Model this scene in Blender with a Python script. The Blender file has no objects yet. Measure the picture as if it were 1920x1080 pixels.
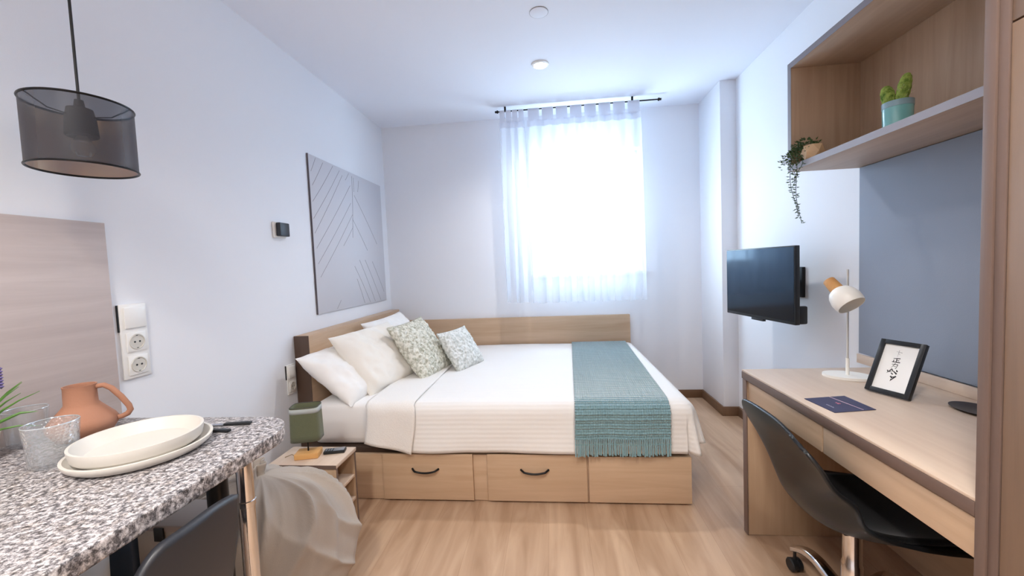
import bpy, bmesh, math, random
from mathutils import Vector, Matrix, noise
pi = math.pi
random.seed(7)
scene = bpy.context.scene
COL = scene.collection

# ------------------------------------------------------------------ camera
cam_d = bpy.data.cameras.new('camera')
cam_d.sensor_width = 36.0
cam_d.lens = 762.87 / 1920 * 36
cam_d.clip_start = 0.02
cam = bpy.data.objects.new('camera', cam_d)
COL.objects.link(cam)
R0 = Vector((0.994333, 0.098057, -0.041079))
U0 = Vector((0.035570, 0.057277, 0.997724))
F0 = Vector((-0.100187, 0.993531, -0.053464))
cm = Matrix((R0, U0, -F0)).transposed().to_4x4()
cm.translation = (0, 0, 1.29)
cam.matrix_world = cm
scene.camera = cam

# ------------------------------------------------------------------ world, exposure
W = bpy.data.worlds.new('daylight'); scene.world = W
W.use_nodes = True
bg = W.node_tree.nodes['Background']
bg.inputs['Color'].default_value = (0.67, 0.85, 1.0, 1)
bg.inputs['Strength'].default_value = 7.0
scene.view_settings.view_transform = 'Standard'
scene.view_settings.look = 'None'
scene.view_settings.gamma = 1.0
scene.view_settings.use_curve_mapping = False
scene.view_settings.exposure = 1.4
scene.cycles.max_bounces = 10
scene.cycles.diffuse_bounces = 6
scene.cycles.transparent_max_bounces = 24
scene.cycles.sample_clamp_indirect = 6.0
scene.cycles.caustics_reflective = False
scene.cycles.caustics_refractive = False
scene.cycles.use_denoising = True

pd = bpy.data.lights.new('window_daylight', 'AREA')
pd.shape = 'RECTANGLE'; pd.size = 1.0; pd.size_y = 1.4
pd.cycles.is_portal = True
po = bpy.data.objects.new('window_daylight', pd); COL.objects.link(po)
po.location = (0.34, 4.25, 1.88); po.rotation_euler = (-pi/2, 0, 0)

# ------------------------------------------------------------------ colour / materials
def lin(c):
    return tuple(((v/255)/12.92 if v/255 <= 0.04045 else ((v/255+0.055)/1.055)**2.4) for v in c) + (1.0,)

def newmat(name):
    m = bpy.data.materials.new(name); m.use_nodes = True
    nt = m.node_tree
    return m, nt, nt.nodes['Principled BSDF']

def N(nt, t, **kw):
    n = nt.nodes.new(t)
    for k, v in kw.items(): setattr(n, k, v)
    return n

def plain(name, c, rough=0.5, metal=0.0, bump=0.0, bscale=200.0, coat=0.0, spec=0.5):
    m, nt, b = newmat(name)
    b.inputs['Base Color'].default_value = lin(c)
    b.inputs['Roughness'].default_value = rough
    b.inputs['Metallic'].default_value = metal
    b.inputs['Specular IOR Level'].default_value = spec
    b.inputs['Coat Weight'].default_value = coat
    tc = N(nt, 'ShaderNodeTexCoord')
    no = N(nt, 'ShaderNodeTexNoise'); no.inputs['Scale'].default_value = bscale
    nt.links.new(tc.outputs['Object'], no.inputs['Vector'])
    if bump:
        bp = N(nt, 'ShaderNodeBump'); bp.inputs['Strength'].default_value = bump; bp.inputs['Distance'].default_value = 0.01
        nt.links.new(no.outputs['Fac'], bp.inputs['Height']); nt.links.new(bp.outputs['Normal'], b.inputs['Normal'])
    return m

def wood(name, c1, c2, axis='X', rough=0.45, scale=1.0, strength=1.0):
    m, nt, b = newmat(name)
    tc = N(nt, 'ShaderNodeTexCoord'); mp = N(nt, 'ShaderNodeMapping')
    s = {'X': (1.3, 22, 22), 'Y': (22, 1.3, 22), 'Z': (22, 22, 1.3)}[axis]
    mp.inputs['Scale'].default_value = tuple(v*scale for v in s)
    nt.links.new(tc.outputs['Object'], mp.inputs['Vector'])
    n1 = N(nt, 'ShaderNodeTexNoise'); n1.inputs['Scale'].default_value = 1.0; n1.inputs['Detail'].default_value = 6
    n1.inputs['Roughness'].default_value = 0.62; n1.inputs['Distortion'].default_value = 0.7
    nt.links.new(mp.outputs['Vector'], n1.inputs['Vector'])
    mp2 = N(nt, 'ShaderNodeMapping'); mp2.inputs['Scale'].default_value = tuple(v*scale*0.22 for v in s)
    nt.links.new(tc.outputs['Object'], mp2.inputs['Vector'])
    n2 = N(nt, 'ShaderNodeTexNoise'); n2.inputs['Scale'].default_value = 1.0; n2.inputs['Detail'].default_value = 3
    nt.links.new(mp2.outputs['Vector'], n2.inputs['Vector'])
    mx = N(nt, 'ShaderNodeMath', operation='ADD'); nt.links.new(n1.outputs['Fac'], mx.inputs[0]); nt.links.new(n2.outputs['Fac'], mx.inputs[1])
    mr = N(nt, 'ShaderNodeMapRange'); mr.inputs['From Min'].default_value = 0.7; mr.inputs['From Max'].default_value = 1.3
    nt.links.new(mx.outputs[0], mr.inputs['Value'])
    mix = N(nt, 'ShaderNodeMix', data_type='RGBA')
    mix.inputs[6].default_value = lin(c2); mix.inputs[7].default_value = lin(c1)
    nt.links.new(mr.outputs['Result'], mix.inputs[0])
    nt.links.new(mix.outputs[2], b.inputs['Base Color'])
    b.inputs['Roughness'].default_value = rough
    bp = N(nt, 'ShaderNodeBump'); bp.inputs['Strength'].default_value = 0.06*strength; bp.inputs['Distance'].default_value = 0.01
    nt.links.new(n1.outputs['Fac'], bp.inputs['Height']); nt.links.new(bp.outputs['Normal'], b.inputs['Normal'])
    return m

def fabric(name, c, c2=None, scale=350.0, bump=0.25, rough=0.95, wave=None, sheen=0.2):
    """woven cloth; wave=(scale, strength) adds ribs that follow the cloth's V coordinate"""
    m, nt, b = newmat(name)
    tc = N(nt, 'ShaderNodeTexCoord')
    no = N(nt, 'ShaderNodeTexNoise'); no.inputs['Scale'].default_value = scale; no.inputs['Detail'].default_value = 3
    nt.links.new(tc.outputs['Object'], no.inputs['Vector'])
    mix = N(nt, 'ShaderNodeMix', data_type='RGBA')
    mix.inputs[6].default_value = lin(c2 or c); mix.inputs[7].default_value = lin(c)
    nt.links.new(no.outputs['Fac'], mix.inputs[0]); nt.links.new(mix.outputs[2], b.inputs['Base Color'])
    b.inputs['Roughness'].default_value = rough
    b.inputs['Sheen Weight'].default_value = sheen
    b.inputs['Specular IOR Level'].default_value = 0.2
    bp = N(nt, 'ShaderNodeBump'); bp.inputs['Strength'].default_value = bump; bp.inputs['Distance'].default_value = 0.003
    nt.links.new(no.outputs['Fac'], bp.inputs['Height'])
    last = bp
    if wave:
        w = N(nt, 'ShaderNodeTexWave', wave_type='BANDS', bands_direction='Y'); w.inputs['Scale'].default_value = wave[0]
        w.inputs['Distortion'].default_value = 0.6; w.inputs['Detail'].default_value = 1
        nt.links.new(tc.outputs['UV'], w.inputs['Vector'])
        b2 = N(nt, 'ShaderNodeBump'); b2.inputs['Strength'].default_value = wave[1]; b2.inputs['Distance'].default_value = 0.006
        nt.links.new(w.outputs['Fac'], b2.inputs['Height']); nt.links.new(bp.outputs['Normal'], b2.inputs['Normal'])
        last = b2
    nt.links.new(last.outputs['Normal'], b.inputs['Normal'])
    return m

def granite():
    m, nt, b = newmat('speckled_granite')
    tc = N(nt, 'ShaderNodeTexCoord')
    v = N(nt, 'ShaderNodeTexVoronoi'); v.inputs['Scale'].default_value = 150; v.inputs['Randomness'].default_value = 1
    n0 = N(nt, 'ShaderNodeTexNoise'); n0.inputs['Scale'].default_value = 85; n0.inputs['Detail'].default_value = 8; n0.inputs['Roughness'].default_value = 0.75
    n1 = N(nt, 'ShaderNodeTexNoise'); n1.inputs['Scale'].default_value = 30; n1.inputs['Detail'].default_value = 4
    for x in (v, n0, n1): nt.links.new(tc.outputs['Object'], x.inputs['Vector'])
    cr = N(nt, 'ShaderNodeValToRGB'); e = cr.color_ramp.elements
    e[0].position = 0.36; e[0].color = lin((40, 39, 42)); e[1].position = 0.70; e[1].color = lin((240, 239, 242))
    a = e.new(0.46); a.color = lin((112, 109, 111)); a = e.new(0.53); a.color = lin((178, 174, 175)); a = e.new(0.61); a.color = lin((216, 213, 214))
    nt.links.new(n0.outputs['Fac'], cr.inputs['Fac'])
    sp = N(nt, 'ShaderNodeSeparateColor'); nt.links.new(v.outputs['Color'], sp.inputs['Color'])
    mr = N(nt, 'ShaderNodeMapRange'); mr.inputs['From Min'].default_value = 0.0; mr.inputs['From Max'].default_value = 1.0
    mr.inputs['To Min'].default_value = 0.72; mr.inputs['To Max'].default_value = 1.2
    nt.links.new(sp.outputs['Red'], mr.inputs['Value'])
    mul = N(nt, 'ShaderNodeMix', data_type='RGBA', blend_type='MULTIPLY'); mul.inputs[0].default_value = 1.0
    nt.links.new(cr.outputs['Color'], mul.inputs[6]); nt.links.new(mr.outputs['Result'], mul.inputs[7])
    warm = N(nt, 'ShaderNodeMix', data_type='RGBA', blend_type='MULTIPLY')
    mr2 = N(nt, 'ShaderNodeMapRange'); mr2.inputs['From Min'].default_value = 0.5; mr2.inputs['From Max'].default_value = 0.65
    nt.links.new(n1.outputs['Fac'], mr2.inputs['Value']); nt.links.new(mr2.outputs['Result'], warm.inputs[0])
    warm.inputs[7].default_value = lin((238, 232, 226)); nt.links.new(mul.outputs[2], warm.inputs[6])
    nt.links.new(warm.outputs[2], b.inputs['Base Color'])
    b.inputs['Roughness'].default_value = 0.38
    bp = N(nt, 'ShaderNodeBump'); bp.inputs['Strength'].default_value = 0.12; bp.inputs['Distance'].default_value = 0.004
    nt.links.new(n0.outputs['Fac'], bp.inputs['Height']); nt.links.new(bp.outputs['Normal'], b.inputs['Normal'])
    return m

def floor_mat():
    m, nt, b = newmat('oak_laminate_planks')
    tc = N(nt, 'ShaderNodeTexCoord')
    mp = N(nt, 'ShaderNodeMapping'); mp.inputs['Rotation'].default_value = (0, 0, pi/2)
    nt.links.new(tc.outputs['Object'], mp.inputs['Vector'])
    br = N(nt, 'ShaderNodeTexBrick'); br.inputs['Scale'].default_value = 1.0
    br.inputs['Brick Width'].default_value = 1.25; br.inputs['Row Height'].default_value = 0.19
    br.inputs['Mortar Size'].default_value = 0.0012; br.inputs['Mortar Smooth'].default_value = 0.3
    br.offset = 0.37
    br.inputs['Color1'].default_value = (1, 1, 1, 1); br.inputs['Color2'].default_value = (0.91, 0.9, 0.9, 1); br.inputs['Mortar'].default_value = (0.76, 0.72, 0.69, 1)
    nt.links.new(mp.outputs['Vector'], br.inputs['Vector'])
    mp2 = N(nt, 'ShaderNodeMapping'); mp2.inputs['Scale'].default_value = (11, 1.4, 11)
    nt.links.new(tc.outputs['Object'], mp2.inputs['Vector'])
    n1 = N(nt, 'ShaderNodeTexNoise'); n1.inputs['Scale'].default_value = 1.0; n1.inputs['Detail'].default_value = 6; n1.inputs['Distortion'].default_value = 1.0
    nt.links.new(mp2.outputs['Vector'], n1.inputs['Vector'])
    cr = N(nt, 'ShaderNodeValToRGB'); e = cr.color_ramp.elements
    e[0].position = 0.3; e[0].color = lin((166, 134, 106)); e[1].position = 0.7; e[1].color = lin((202, 172, 144))
    nt.links.new(n1.outputs['Fac'], cr.inputs['Fac'])
    mul = N(nt, 'ShaderNodeMix', data_type='RGBA', blend_type='MULTIPLY'); mul.inputs[0].default_value = 1.0
    nt.links.new(cr.outputs['Color'], mul.inputs[6]); nt.links.new(br.outputs['Color'], mul.inputs[7])
    nt.links.new(mul.outputs[2], b.inputs['Base Color'])
    b.inputs['Roughness'].default_value = 0.4
    return m

def clear_glass(name, tint=(0.97, 0.985, 1.0), bump=0.0, alpha_mix=0.12, bscale=120, brighten=0.0):
    m = bpy.data.materials.new(name); m.use_nodes = True
    nt = m.node_tree; nt.nodes.remove(nt.nodes['Principled BSDF'])
    out = nt.nodes['Material Output']
    tr = N(nt, 'ShaderNodeBsdfTransparent'); tr.inputs['Color'].default_value = tint + (1,)
    gl = N(nt, 'ShaderNodeBsdfGlossy'); gl.inputs['Roughness'].default_value = 0.04
    lw = N(nt, 'ShaderNodeLayerWeight'); lw.inputs['Blend'].default_value = 0.45
    mr = N(nt, 'ShaderNodeMapRange'); mr.inputs['To Min'].default_value = alpha_mix*0.4; mr.inputs['To Max'].default_value = min(1, alpha_mix*5)
    nt.links.new(lw.outputs['Facing'], mr.inputs['Value'])
    mx = N(nt, 'ShaderNodeMixShader'); nt.links.new(mr.outputs['Result'], mx.inputs[0])
    nt.links.new(tr.outputs[0], mx.inputs[1]); nt.links.new(gl.outputs[0], mx.inputs[2])
    df = N(nt, 'ShaderNodeBsdfDiffuse'); df.inputs['Color'].default_value = (.9, .93, .95, 1)
    m3 = N(nt, 'ShaderNodeMixShader'); m3.inputs[0].default_value = brighten  # white diffuse share added to make the glass look brighter
    nt.links.new(mx.outputs[0], m3.inputs[1]); nt.links.new(df.outputs[0], m3.inputs[2]); nt.links.new(m3.outputs[0], out.inputs[0])
    if bump:
        tc = N(nt, 'ShaderNodeTexCoord'); no = N(nt, 'ShaderNodeTexVoronoi'); no.inputs['Scale'].default_value = bscale
        nt.links.new(tc.outputs['Object'], no.inputs['Vector'])
        bp = N(nt, 'ShaderNodeBump'); bp.inputs['Strength'].default_value = bump; bp.inputs['Distance'].default_value = 0.004
        nt.links.new(no.outputs['Distance'], bp.inputs['Height'])
        nt.links.new(bp.outputs['Normal'], gl.inputs['Normal']); nt.links.new(bp.outputs['Normal'], lw.inputs['Normal'])
    return m

def sheer(name, c, transp=0.45, transl=0.55):
    m = bpy.data.materials.new(name); m.use_nodes = True
    nt = m.node_tree; nt.nodes.remove(nt.nodes['Principled BSDF'])
    out = nt.nodes['Material Output']
    tr = N(nt, 'ShaderNodeBsdfTransparent')
    tl = N(nt, 'ShaderNodeBsdfTranslucent'); tl.inputs['Color'].default_value = lin(c)
    df = N(nt, 'ShaderNodeBsdfDiffuse'); df.inputs['Color'].default_value = lin(c)
    tc = N(nt, 'ShaderNodeTexCoord'); wv = N(nt, 'ShaderNodeTexWave', bands_direction='Y'); wv.inputs['Scale'].default_value = 400
    nt.links.new(tc.outputs['Object'], wv.inputs['Vector'])
    a = N(nt, 'ShaderNodeMixShader'); a.inputs[0].default_value = transl
    nt.links.new(df.outputs[0], a.inputs[1]); nt.links.new(tl.outputs[0], a.inputs[2])
    b = N(nt, 'ShaderNodeMixShader'); b.inputs[0].default_value = transp
    nt.links.new(a.outputs[0], b.inputs[1]); nt.links.new(tr.outputs[0], b.inputs[2])
    nt.links.new(b.outputs[0], out.inputs[0])
    return m

def emit(name, c, s):
    m, nt, b = newmat(name)
    b.inputs['Emission Color'].default_value = lin(c); b.inputs['Emission Strength'].default_value = s
    b.inputs['Base Color'].default_value = lin(c)
    return m

def gauze():
    """black see-through shade cloth with a gold inner face"""
    m = bpy.data.materials.new('black_gauze_gold_lining'); m.use_nodes = True
    nt = m.node_tree; b = nt.nodes['Principled BSDF']; out = nt.nodes['Material Output']
    ge = N(nt, 'ShaderNodeNewGeometry')
    g = N(nt, 'ShaderNodeBsdfPrincipled')
    g.inputs['Base Color'].default_value = lin((196, 160, 118)); g.inputs['Metallic'].default_value = 0.85; g.inputs['Roughness'].default_value = 0.32
    b.inputs['Base Color'].default_value = lin((40, 44, 54)); b.inputs['Roughness'].default_value = 0.45
    mx = N(nt, 'ShaderNodeMixShader'); nt.links.new(ge.outputs['Backfacing'], mx.inputs[0])
    nt.links.new(b.outputs[0], mx.inputs[1]); nt.links.new(g.outputs[0], mx.inputs[2])
    tr = N(nt, 'ShaderNodeBsdfTransparent'); tr.inputs['Color'].default_value = (0.75, 0.75, 0.78, 1)
    tc = N(nt, 'ShaderNodeTexCoord'); no = N(nt, 'ShaderNodeTexNoise'); no.inputs['Scale'].default_value = 3
    nt.links.new(tc.outputs['Object'], no.inputs['Vector'])
    m2 = N(nt, 'ShaderNodeMixShader'); m2.inputs[0].default_value = 0.24
    nt.links.new(mx.outputs[0], m2.inputs[1]); nt.links.new(tr.outputs[0], m2.inputs[2])
    nt.links.new(m2.outputs[0], out.inputs[0])
    return m

WALL = plain('white_wall_paint', (234, 237, 243), 0.75, bump=0.03, bscale=250)
CEIL = plain('white_ceiling_paint', (231, 234, 243), 0.85, bump=0.02, bscale=250)
FLOOR = floor_mat()
BASEB = wood('brown_baseboard', (128, 98, 74), (104, 78, 58), 'X', 0.5)
OAK_X = wood('oak_grain_across', (206, 178, 150), (182, 152, 122), 'X')
OAK_Y = wood('oak_grain_along', (206, 178, 150), (182, 152, 122), 'Y')
OAK_Z = wood('oak_grain_upright', (190, 162, 134), (164, 136, 108), 'Z')
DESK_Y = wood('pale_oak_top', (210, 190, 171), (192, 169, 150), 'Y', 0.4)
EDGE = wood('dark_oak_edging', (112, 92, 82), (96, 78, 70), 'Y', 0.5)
EDGE_Z = wood('taupe_oak_edging', (120, 100, 90), (100, 82, 74), 'Z', 0.5)
DOORW = wood('wardrobe_door_oak', (134, 108, 87), (116, 92, 74), 'Z', 0.5)
PANEL = wood('washed_oak_panel', (204, 190, 184), (182, 167, 161), 'Y', 0.55)
GRAN = granite()
WHITE_P = plain('white_plastic', (236, 236, 234), 0.35)
BLACK_P = plain('black_plastic', (26, 28, 31), 0.38)
BLACK_M = plain('black_metal', (20, 20, 22), 0.35, 0.4)
CHROME = plain('chrome', (225, 225, 228), 0.12, 1.0)
STEEL = plain('brushed_steel', (185, 188, 195), 0.3, 1.0)
WHITE_M = plain('white_enamel', (238, 236, 230), 0.35)

# ------------------------------------------------------------------ geometry helpers
class MB:
    def __init__(s):
        s.bm = bmesh.new(); s.uv = s.bm.loops.layers.uv.new('UVMap')
    def _m(s, faces, mi):
        for f in faces: f.material_index = mi
    def box(s, x0, x1, y0, y1, z0, z1, bev=0.002, mi=0, M=None, seg=2):
        r = bmesh.ops.create_cube(s.bm, size=1.0); vs = r['verts']
        for v in vs:
            v.co = Vector((x0 + (v.co.x+.5)*(x1-x0), y0 + (v.co.y+.5)*(y1-y0), z0 + (v.co.z+.5)*(z1-z0)))
        fs = set(f for v in vs for f in v.link_faces); s._m(fs, mi)
        if bev:
            es = list(set(e for v in vs for e in v.link_edges))
            k = bmesh.ops.bevel(s.bm, geom=es, offset=bev, segments=seg, affect='EDGES', profile=0.5)
            vs = list(set(k['verts']) | set(v for v in vs if v.is_valid))
            for f in k['faces']: f.material_index = mi
        if M is not None: bmesh.ops.transform(s.bm, matrix=M, verts=vs)
        return s
    def cyl(s, p0, p1, r, r2=None, seg=24, mi=0):
        return s.tube([p0, p1], [r, r if r2 is None else r2], seg, mi)
    def tube(s, pts, r, seg=10, mi=0, closed=False, cap=True):
        P = [Vector(p) for p in pts]; n = len(P)
        rr = r if isinstance(r, (list, tuple)) else [r]*n
        rings = []; prev = None
        for i in range(n):
            if closed: t = P[(i+1) % n] - P[i-1]
            else: t = P[min(i+1, n-1)] - P[max(i-1, 0)]
            t.normalize()
            if prev is None:
                a = Vector((0, 0, 1)) if abs(t.z) < .9 else Vector((1, 0, 0))
                nx = t.cross(a).normalized()
            else:
                nx = (prev - t*prev.dot(t)).normalized()
            prev = nx; ny = t.cross(nx)
            rings.append([s.bm.verts.new(P[i] + (nx*math.cos(2*pi*k/seg) + ny*math.sin(2*pi*k/seg))*rr[i]) for k in range(seg)])
        fs = []
        for i in range(n if closed else n-1):
            a, b = rings[i], rings[(i+1) % n]
            for k in range(seg): fs.append(s.bm.faces.new((a[k], a[(k+1) % seg], b[(k+1) % seg], b[k])))
        if cap and not closed:
            fs.append(s.bm.faces.new(rings[0][::-1])); fs.append(s.bm.faces.new(rings[-1]))
        s._m(fs, mi); return s
    def lathe(s, c, prof, seg=48, mi=0, axis=None):
        """prof: (radius, height) list turned about c; axis: direction of height"""
        c = Vector(c); M = Matrix.Identity(3)
        if axis is not None: M = Vector((0, 0, 1)).rotation_difference(Vector(axis)).to_matrix()
        rings = []
        for r, z in prof:
            if r < 1e-6: rings.append([s.bm.verts.new(c + M @ Vector((0, 0, z)))])
            else: rings.append([s.bm.verts.new(c + M @ Vector((r*math.cos(2*pi*k/seg), r*math.sin(2*pi*k/seg), z))) for k in range(seg)])
        fs = []
        for a, b in zip(rings, rings[1:]):
            if len(a) == 1 and len(b) == 1: continue
            for k in range(seg):
                k2 = (k+1) % seg
                if len(a) == 1: fs.append(s.bm.faces.new((a[0], b[k2], b[k])))
                elif len(b) == 1: fs.append(s.bm.faces.new((a[k], a[k2], b[0])))
                else: fs.append(s.bm.faces.new((a[k], a[k2], b[k2], b[k])))
        s._m(fs, mi); return s
    def grid(s, fn, nu, nv, mi=0, wrap=False, us=1.0, vs=1.0):
        V = [[s.bm.verts.new(fn(i/nu, j/nv)) for j in range(nv+1)] for i in range(nu if wrap else nu+1)]
        fs = []
        for i in range(nu):
            a, b = V[i], V[(i+1) % len(V)]
            for j in range(nv):
                f = s.bm.faces.new((a[j], b[j], b[j+1], a[j+1])); fs.append(f)
                for l, (p, q) in zip(f.loops, ((i, j), (i+1, j), (i+1, j+1), (i, j+1))):
                    l[s.uv].uv = (p/nu*us, q/nv*vs)
        s._m(fs, mi); return s
    def prism(s, pts, z0, z1, mi=0, bev=0.0, M=None):
        a = [s.bm.verts.new((x, y, z0)) for x, y in pts]; b = [s.bm.verts.new((x, y, z1)) for x, y in pts]
        n = len(pts); fs = [s.bm.faces.new(a[::-1]), s.bm.faces.new(b)]
        for k in range(n): fs.append(s.bm.faces.new((a[k], a[(k+1) % n], b[(k+1) % n], b[k])))
        s._m(fs, mi); vs = a + b
        if bev:
            es = [e for f in fs[:2] for e in f.edges]
            k = bmesh.ops.bevel(s.bm, geom=es, offset=bev, segments=3, affect='EDGES', profile=0.5)
            for f in k['faces']: f.material_index = mi
            vs = list(set(k['verts']) | set(v for v in vs if v.is_valid))
        if M is not None: bmesh.ops.transform(s.bm, matrix=M, verts=vs)
        return s
    def xf(s, M):
        bmesh.ops.transform(s.bm, matrix=M, verts=s.bm.verts); return s

ORG = {}
def link(name, mb, mats, parent=None, angle=40, solid=0.0, subd=0, recalc=True):
    """meshes are drawn in world coordinates; they are stored relative to their thing's base"""
    bm = mb.bm
    if recalc: bmesh.ops.recalc_face_normals(bm, faces=bm.faces)
    if parent is not None: org = ORG[parent.name]
    else:
        xs = [v.co.x for v in bm.verts]; ys = [v.co.y for v in bm.verts]; zs = [v.co.z for v in bm.verts]
        org = Vector(((min(xs)+max(xs))/2, (min(ys)+max(ys))/2, min(zs)))
    bmesh.ops.translate(bm, vec=-org, verts=bm.verts)
    me = bpy.data.meshes.new(name); bm.to_mesh(me); bm.free()
    for m in (mats if isinstance(mats, (list, tuple)) else [mats]): me.materials.append(m)
    me.polygons.foreach_set('use_smooth', [True]*len(me.polygons))
    me.set_sharp_from_angle(angle=math.radians(angle))
    o = bpy.data.objects.new(name, me); COL.objects.link(o); ORG[o.name] = org
    if parent is not None: o.parent = parent
    else: o.location = org
    if solid:
        md = o.modifiers.new('thickness', 'SOLIDIFY'); md.thickness = solid; md.offset = 0
    if subd:
        md = o.modifiers.new('smooth', 'SUBSURF'); md.levels = subd; md.render_levels = subd
    return o

def tag(o, label, cat, group=None):
    o['label'] = label; o['category'] = cat
    if group: o['group'] = group
    return o
def thing(name, loc, label, cat, group=None):
    o = bpy.data.objects.new(name, None); COL.objects.link(o); o.location = loc; o.empty_display_size = 0.05
    ORG[o.name] = Vector(loc); return tag(o, label, cat, group)
def struct(name, mb, m, parent=None, **k):
    o = link(name, mb, m, parent, **k)
    if parent is None: o['kind'] = 'structure'
    return o
def frame(c, wd, hd):
    """matrix with local X along wd, local Y along hd, local Z out of the plane"""
    x = Vector(wd).normalized(); z = x.cross(Vector(hd)).normalized(); y = z.cross(x)
    M = Matrix((x, y, z)).transposed().to_4x4(); M.translation = Vector(c); return M
def fbm(p, o=3): return noise.fractal(Vector(p), 1.0, 2.0, o)

# ------------------------------------------------------------------ room shell
XL, XR, YB, YF, ZC = -1.60, 1.475, 3.88, -1.9, 2.675
struct('floor', MB().box(XL-.1, XR+.1, YF-.1, YB+.3, -.1, 0, 0), FLOOR)
struct('ceiling', MB().box(XL-.1, XR+.1, YF-.1, YB+.3, ZC, ZC+.1, 0), CEIL)
struct('wall_left', MB().box(XL-.1, XL, YF, YB, 0, ZC, 0), WALL)
struct('wall_right', MB().box(XR, XR+.1, YF, YB, 0, ZC, 0), WALL)
struct('wall_front', MB().box(XL-.1, XR+.1, YF-.1, YF, 0, ZC, 0), WALL)
WX0, WX1, WZ0, WZ1 = -0.15, 0.83, 1.20, 2.33
b = MB()
b.box(XL-.1, WX0, YB, YB+.3, 0, ZC, 0).box(WX1, XR+.1, YB, YB+.3, 0, ZC, 0)
b.box(WX0, WX1, YB, YB+.3, 0, WZ0, 0).box(WX0, WX1, YB, YB+.3, WZ1, ZC, 0)
struct('wall_back', b, WALL)
PX, PY = 1.355, 3.42
struct('pillar', MB().box(PX, XR+.01, PY, YB+.01, 0, ZC, 0.003), WALL)
struct('baseboard_back', MB().box(0.72, PX, YB-.015, YB, 0, .075, .002), BASEB)
b = MB().box(PX-.015, PX, PY-.015, YB-.016, 0, .075, .002).box(PX, XR, PY-.015, PY, 0, .075, .002)
b.box(XR-.015, XR, 1.97, PY-.016, 0, .075, .002)
struct('baseboard_right', b, BASEB)
# window: white frame, mullion-free sash, handle and a pane of glass
b = MB(); fy0, fy1 = YB+.13, YB+.19
b.box(WX0, WX0+.06, fy0, fy1, WZ0, WZ1, .004).box(WX1-.06, WX1, fy0, fy1, WZ0, WZ1, .004)
b.box(WX0+.06, WX1-.06, fy0, fy1, WZ0, WZ0+.06, .004).box(WX0+.06, WX1-.06, fy0, fy1, WZ1-.06, WZ1, .004)
win = struct('window_1', b, WHITE_P)
link('window_pane', MB().box(WX0+.05, WX1-.05, fy0+.025, fy0+.031, WZ0+.05, WZ1-.05, 0), clear_glass('window_glass', alpha_mix=.05), win)
link('window_sill', MB().box(WX0-.03, WX1+.03, YB-.04, fy0, WZ0-.03, WZ0+.002, .004), WHITE_P, win)

# ------------------------------------------------------------------ ceiling fittings
SPOT = emit('lamp_diffuser', (255, 246, 232), 12)
def downlight(x, y, label, energy, size=.05, col=(1, .93, .84), group='unseen recessed ceiling downlights', angle=150):
    t = thing('recessed_downlight', (x, y, ZC-.012), label, 'ceiling light', group)
    link('trim_ring', MB().lathe((x, y, ZC-.012), [(.043, .004), (.046, 0), (.058, .004), (.06, .0119), (.043, .0119), (.043, .004)]), WHITE_P, t)
    link('diffuser', MB().lathe((x, y, ZC-.012), [(0, .005), (.042, .005), (.042, .011), (0, .011)]), SPOT, t)
    ld = bpy.data.lights.new('downlight_bulb', 'SPOT'); ld.energy = energy; ld.shadow_soft_size = size; ld.color = col
    ld.spot_size = math.radians(angle); ld.spot_blend = .9
    lo = bpy.data.objects.new('downlight_bulb', ld); COL.objects.link(lo); lo.location = (0, 0, -.03); lo.parent = t
downlight(-.033, 2.90, 'round recessed ceiling downlight shining white near the window curtain', 22, .04, (1, .95, .9), None)
for x, y, w in ((-.75, -.1, 'over the granite counter'), (.45, .45, 'over the middle of the floor'), (-.75, -.8, 'behind the counter end'), (.55, -.8, 'by the entrance')):  # warm light from behind; unseen fittings added to brighten the room evenly
    downlight(x, y, 'unseen recessed ceiling downlight %s, added to light the room evenly' % w, 54 if x < 0 else 36, .12, (1, .945, .885))
t = thing('ceiling_sensor', (-.024, 2.32, ZC-.006), 'flush round white ceiling disc with a thin grey rim, nearer than the downlight', 'ceiling sensor')
link('cover', MB().lathe((-.024, 2.32, ZC-.006), [(0, 0), (.046, .001), (.05, .0025), (.05, .0055), (0, .0055)]), CEIL, t)
link('rim', MB().lathe((-.024, 2.32, ZC-.006), [(.0502, .003), (.052, .003), (.052, .0058), (.0502, .0058), (.0502, .003)]), plain('grey_rim', (140, 140, 146), .5), t)

# ------------------------------------------------------------------ storage bed
BX0, BX1, BY0, BY1 = -1.46, 0.683, 2.155, 3.83
t = thing('storage_bed', ((BX0+BX1)/2, 3.0, 0), 'oak storage bed with drawers in its base, set in the corner below the window', 'bed')
link('headboard', MB().box(XL+.004, -1.50, 2.34, 3.825, .02, .915, .003), OAK_Y, t)
link('headboard_edge', MB().box(XL+.004, -1.5005, 2.3355, 2.3395, .02, .915, .001), plain('dark_walnut_edge', (84, 64, 52), .5), t)
link('side_board', MB().box(-1.50, .70, 3.835, YB-.002, .02, .80, .003), OAK_X, t)
b = MB().box(BX0, BX1, BY0, BY1, .004, .262, .002)
link('base', b, OAK_X, t)
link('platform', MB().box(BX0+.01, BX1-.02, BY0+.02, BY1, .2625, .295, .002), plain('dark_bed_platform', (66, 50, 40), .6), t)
for x0, x1 in ((-.984, -.472), (-.392, .146)):
    d = link('drawer', MB().box(x0, x1, BY0-.018, BY0-.001, .012, .272, .002), OAK_X, t)
    xc = (x0+x1)/2 - .01; pts = []
    for k in range(17):
        q = k/16; w = (q-.5)*.15
        pts.append((xc+w, BY0-.02-.022*min(1, 4*q*(1-q)*2.2), .19-.014*math.sin(pi*q)))
    link('handle', MB().tube(pts, .0055, 10), BLACK_M, d)
link('front_panel', MB().box(.155, BX1, BY0-.018, BY0-.001, .012, .262, .002), OAK_X, t)

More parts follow.
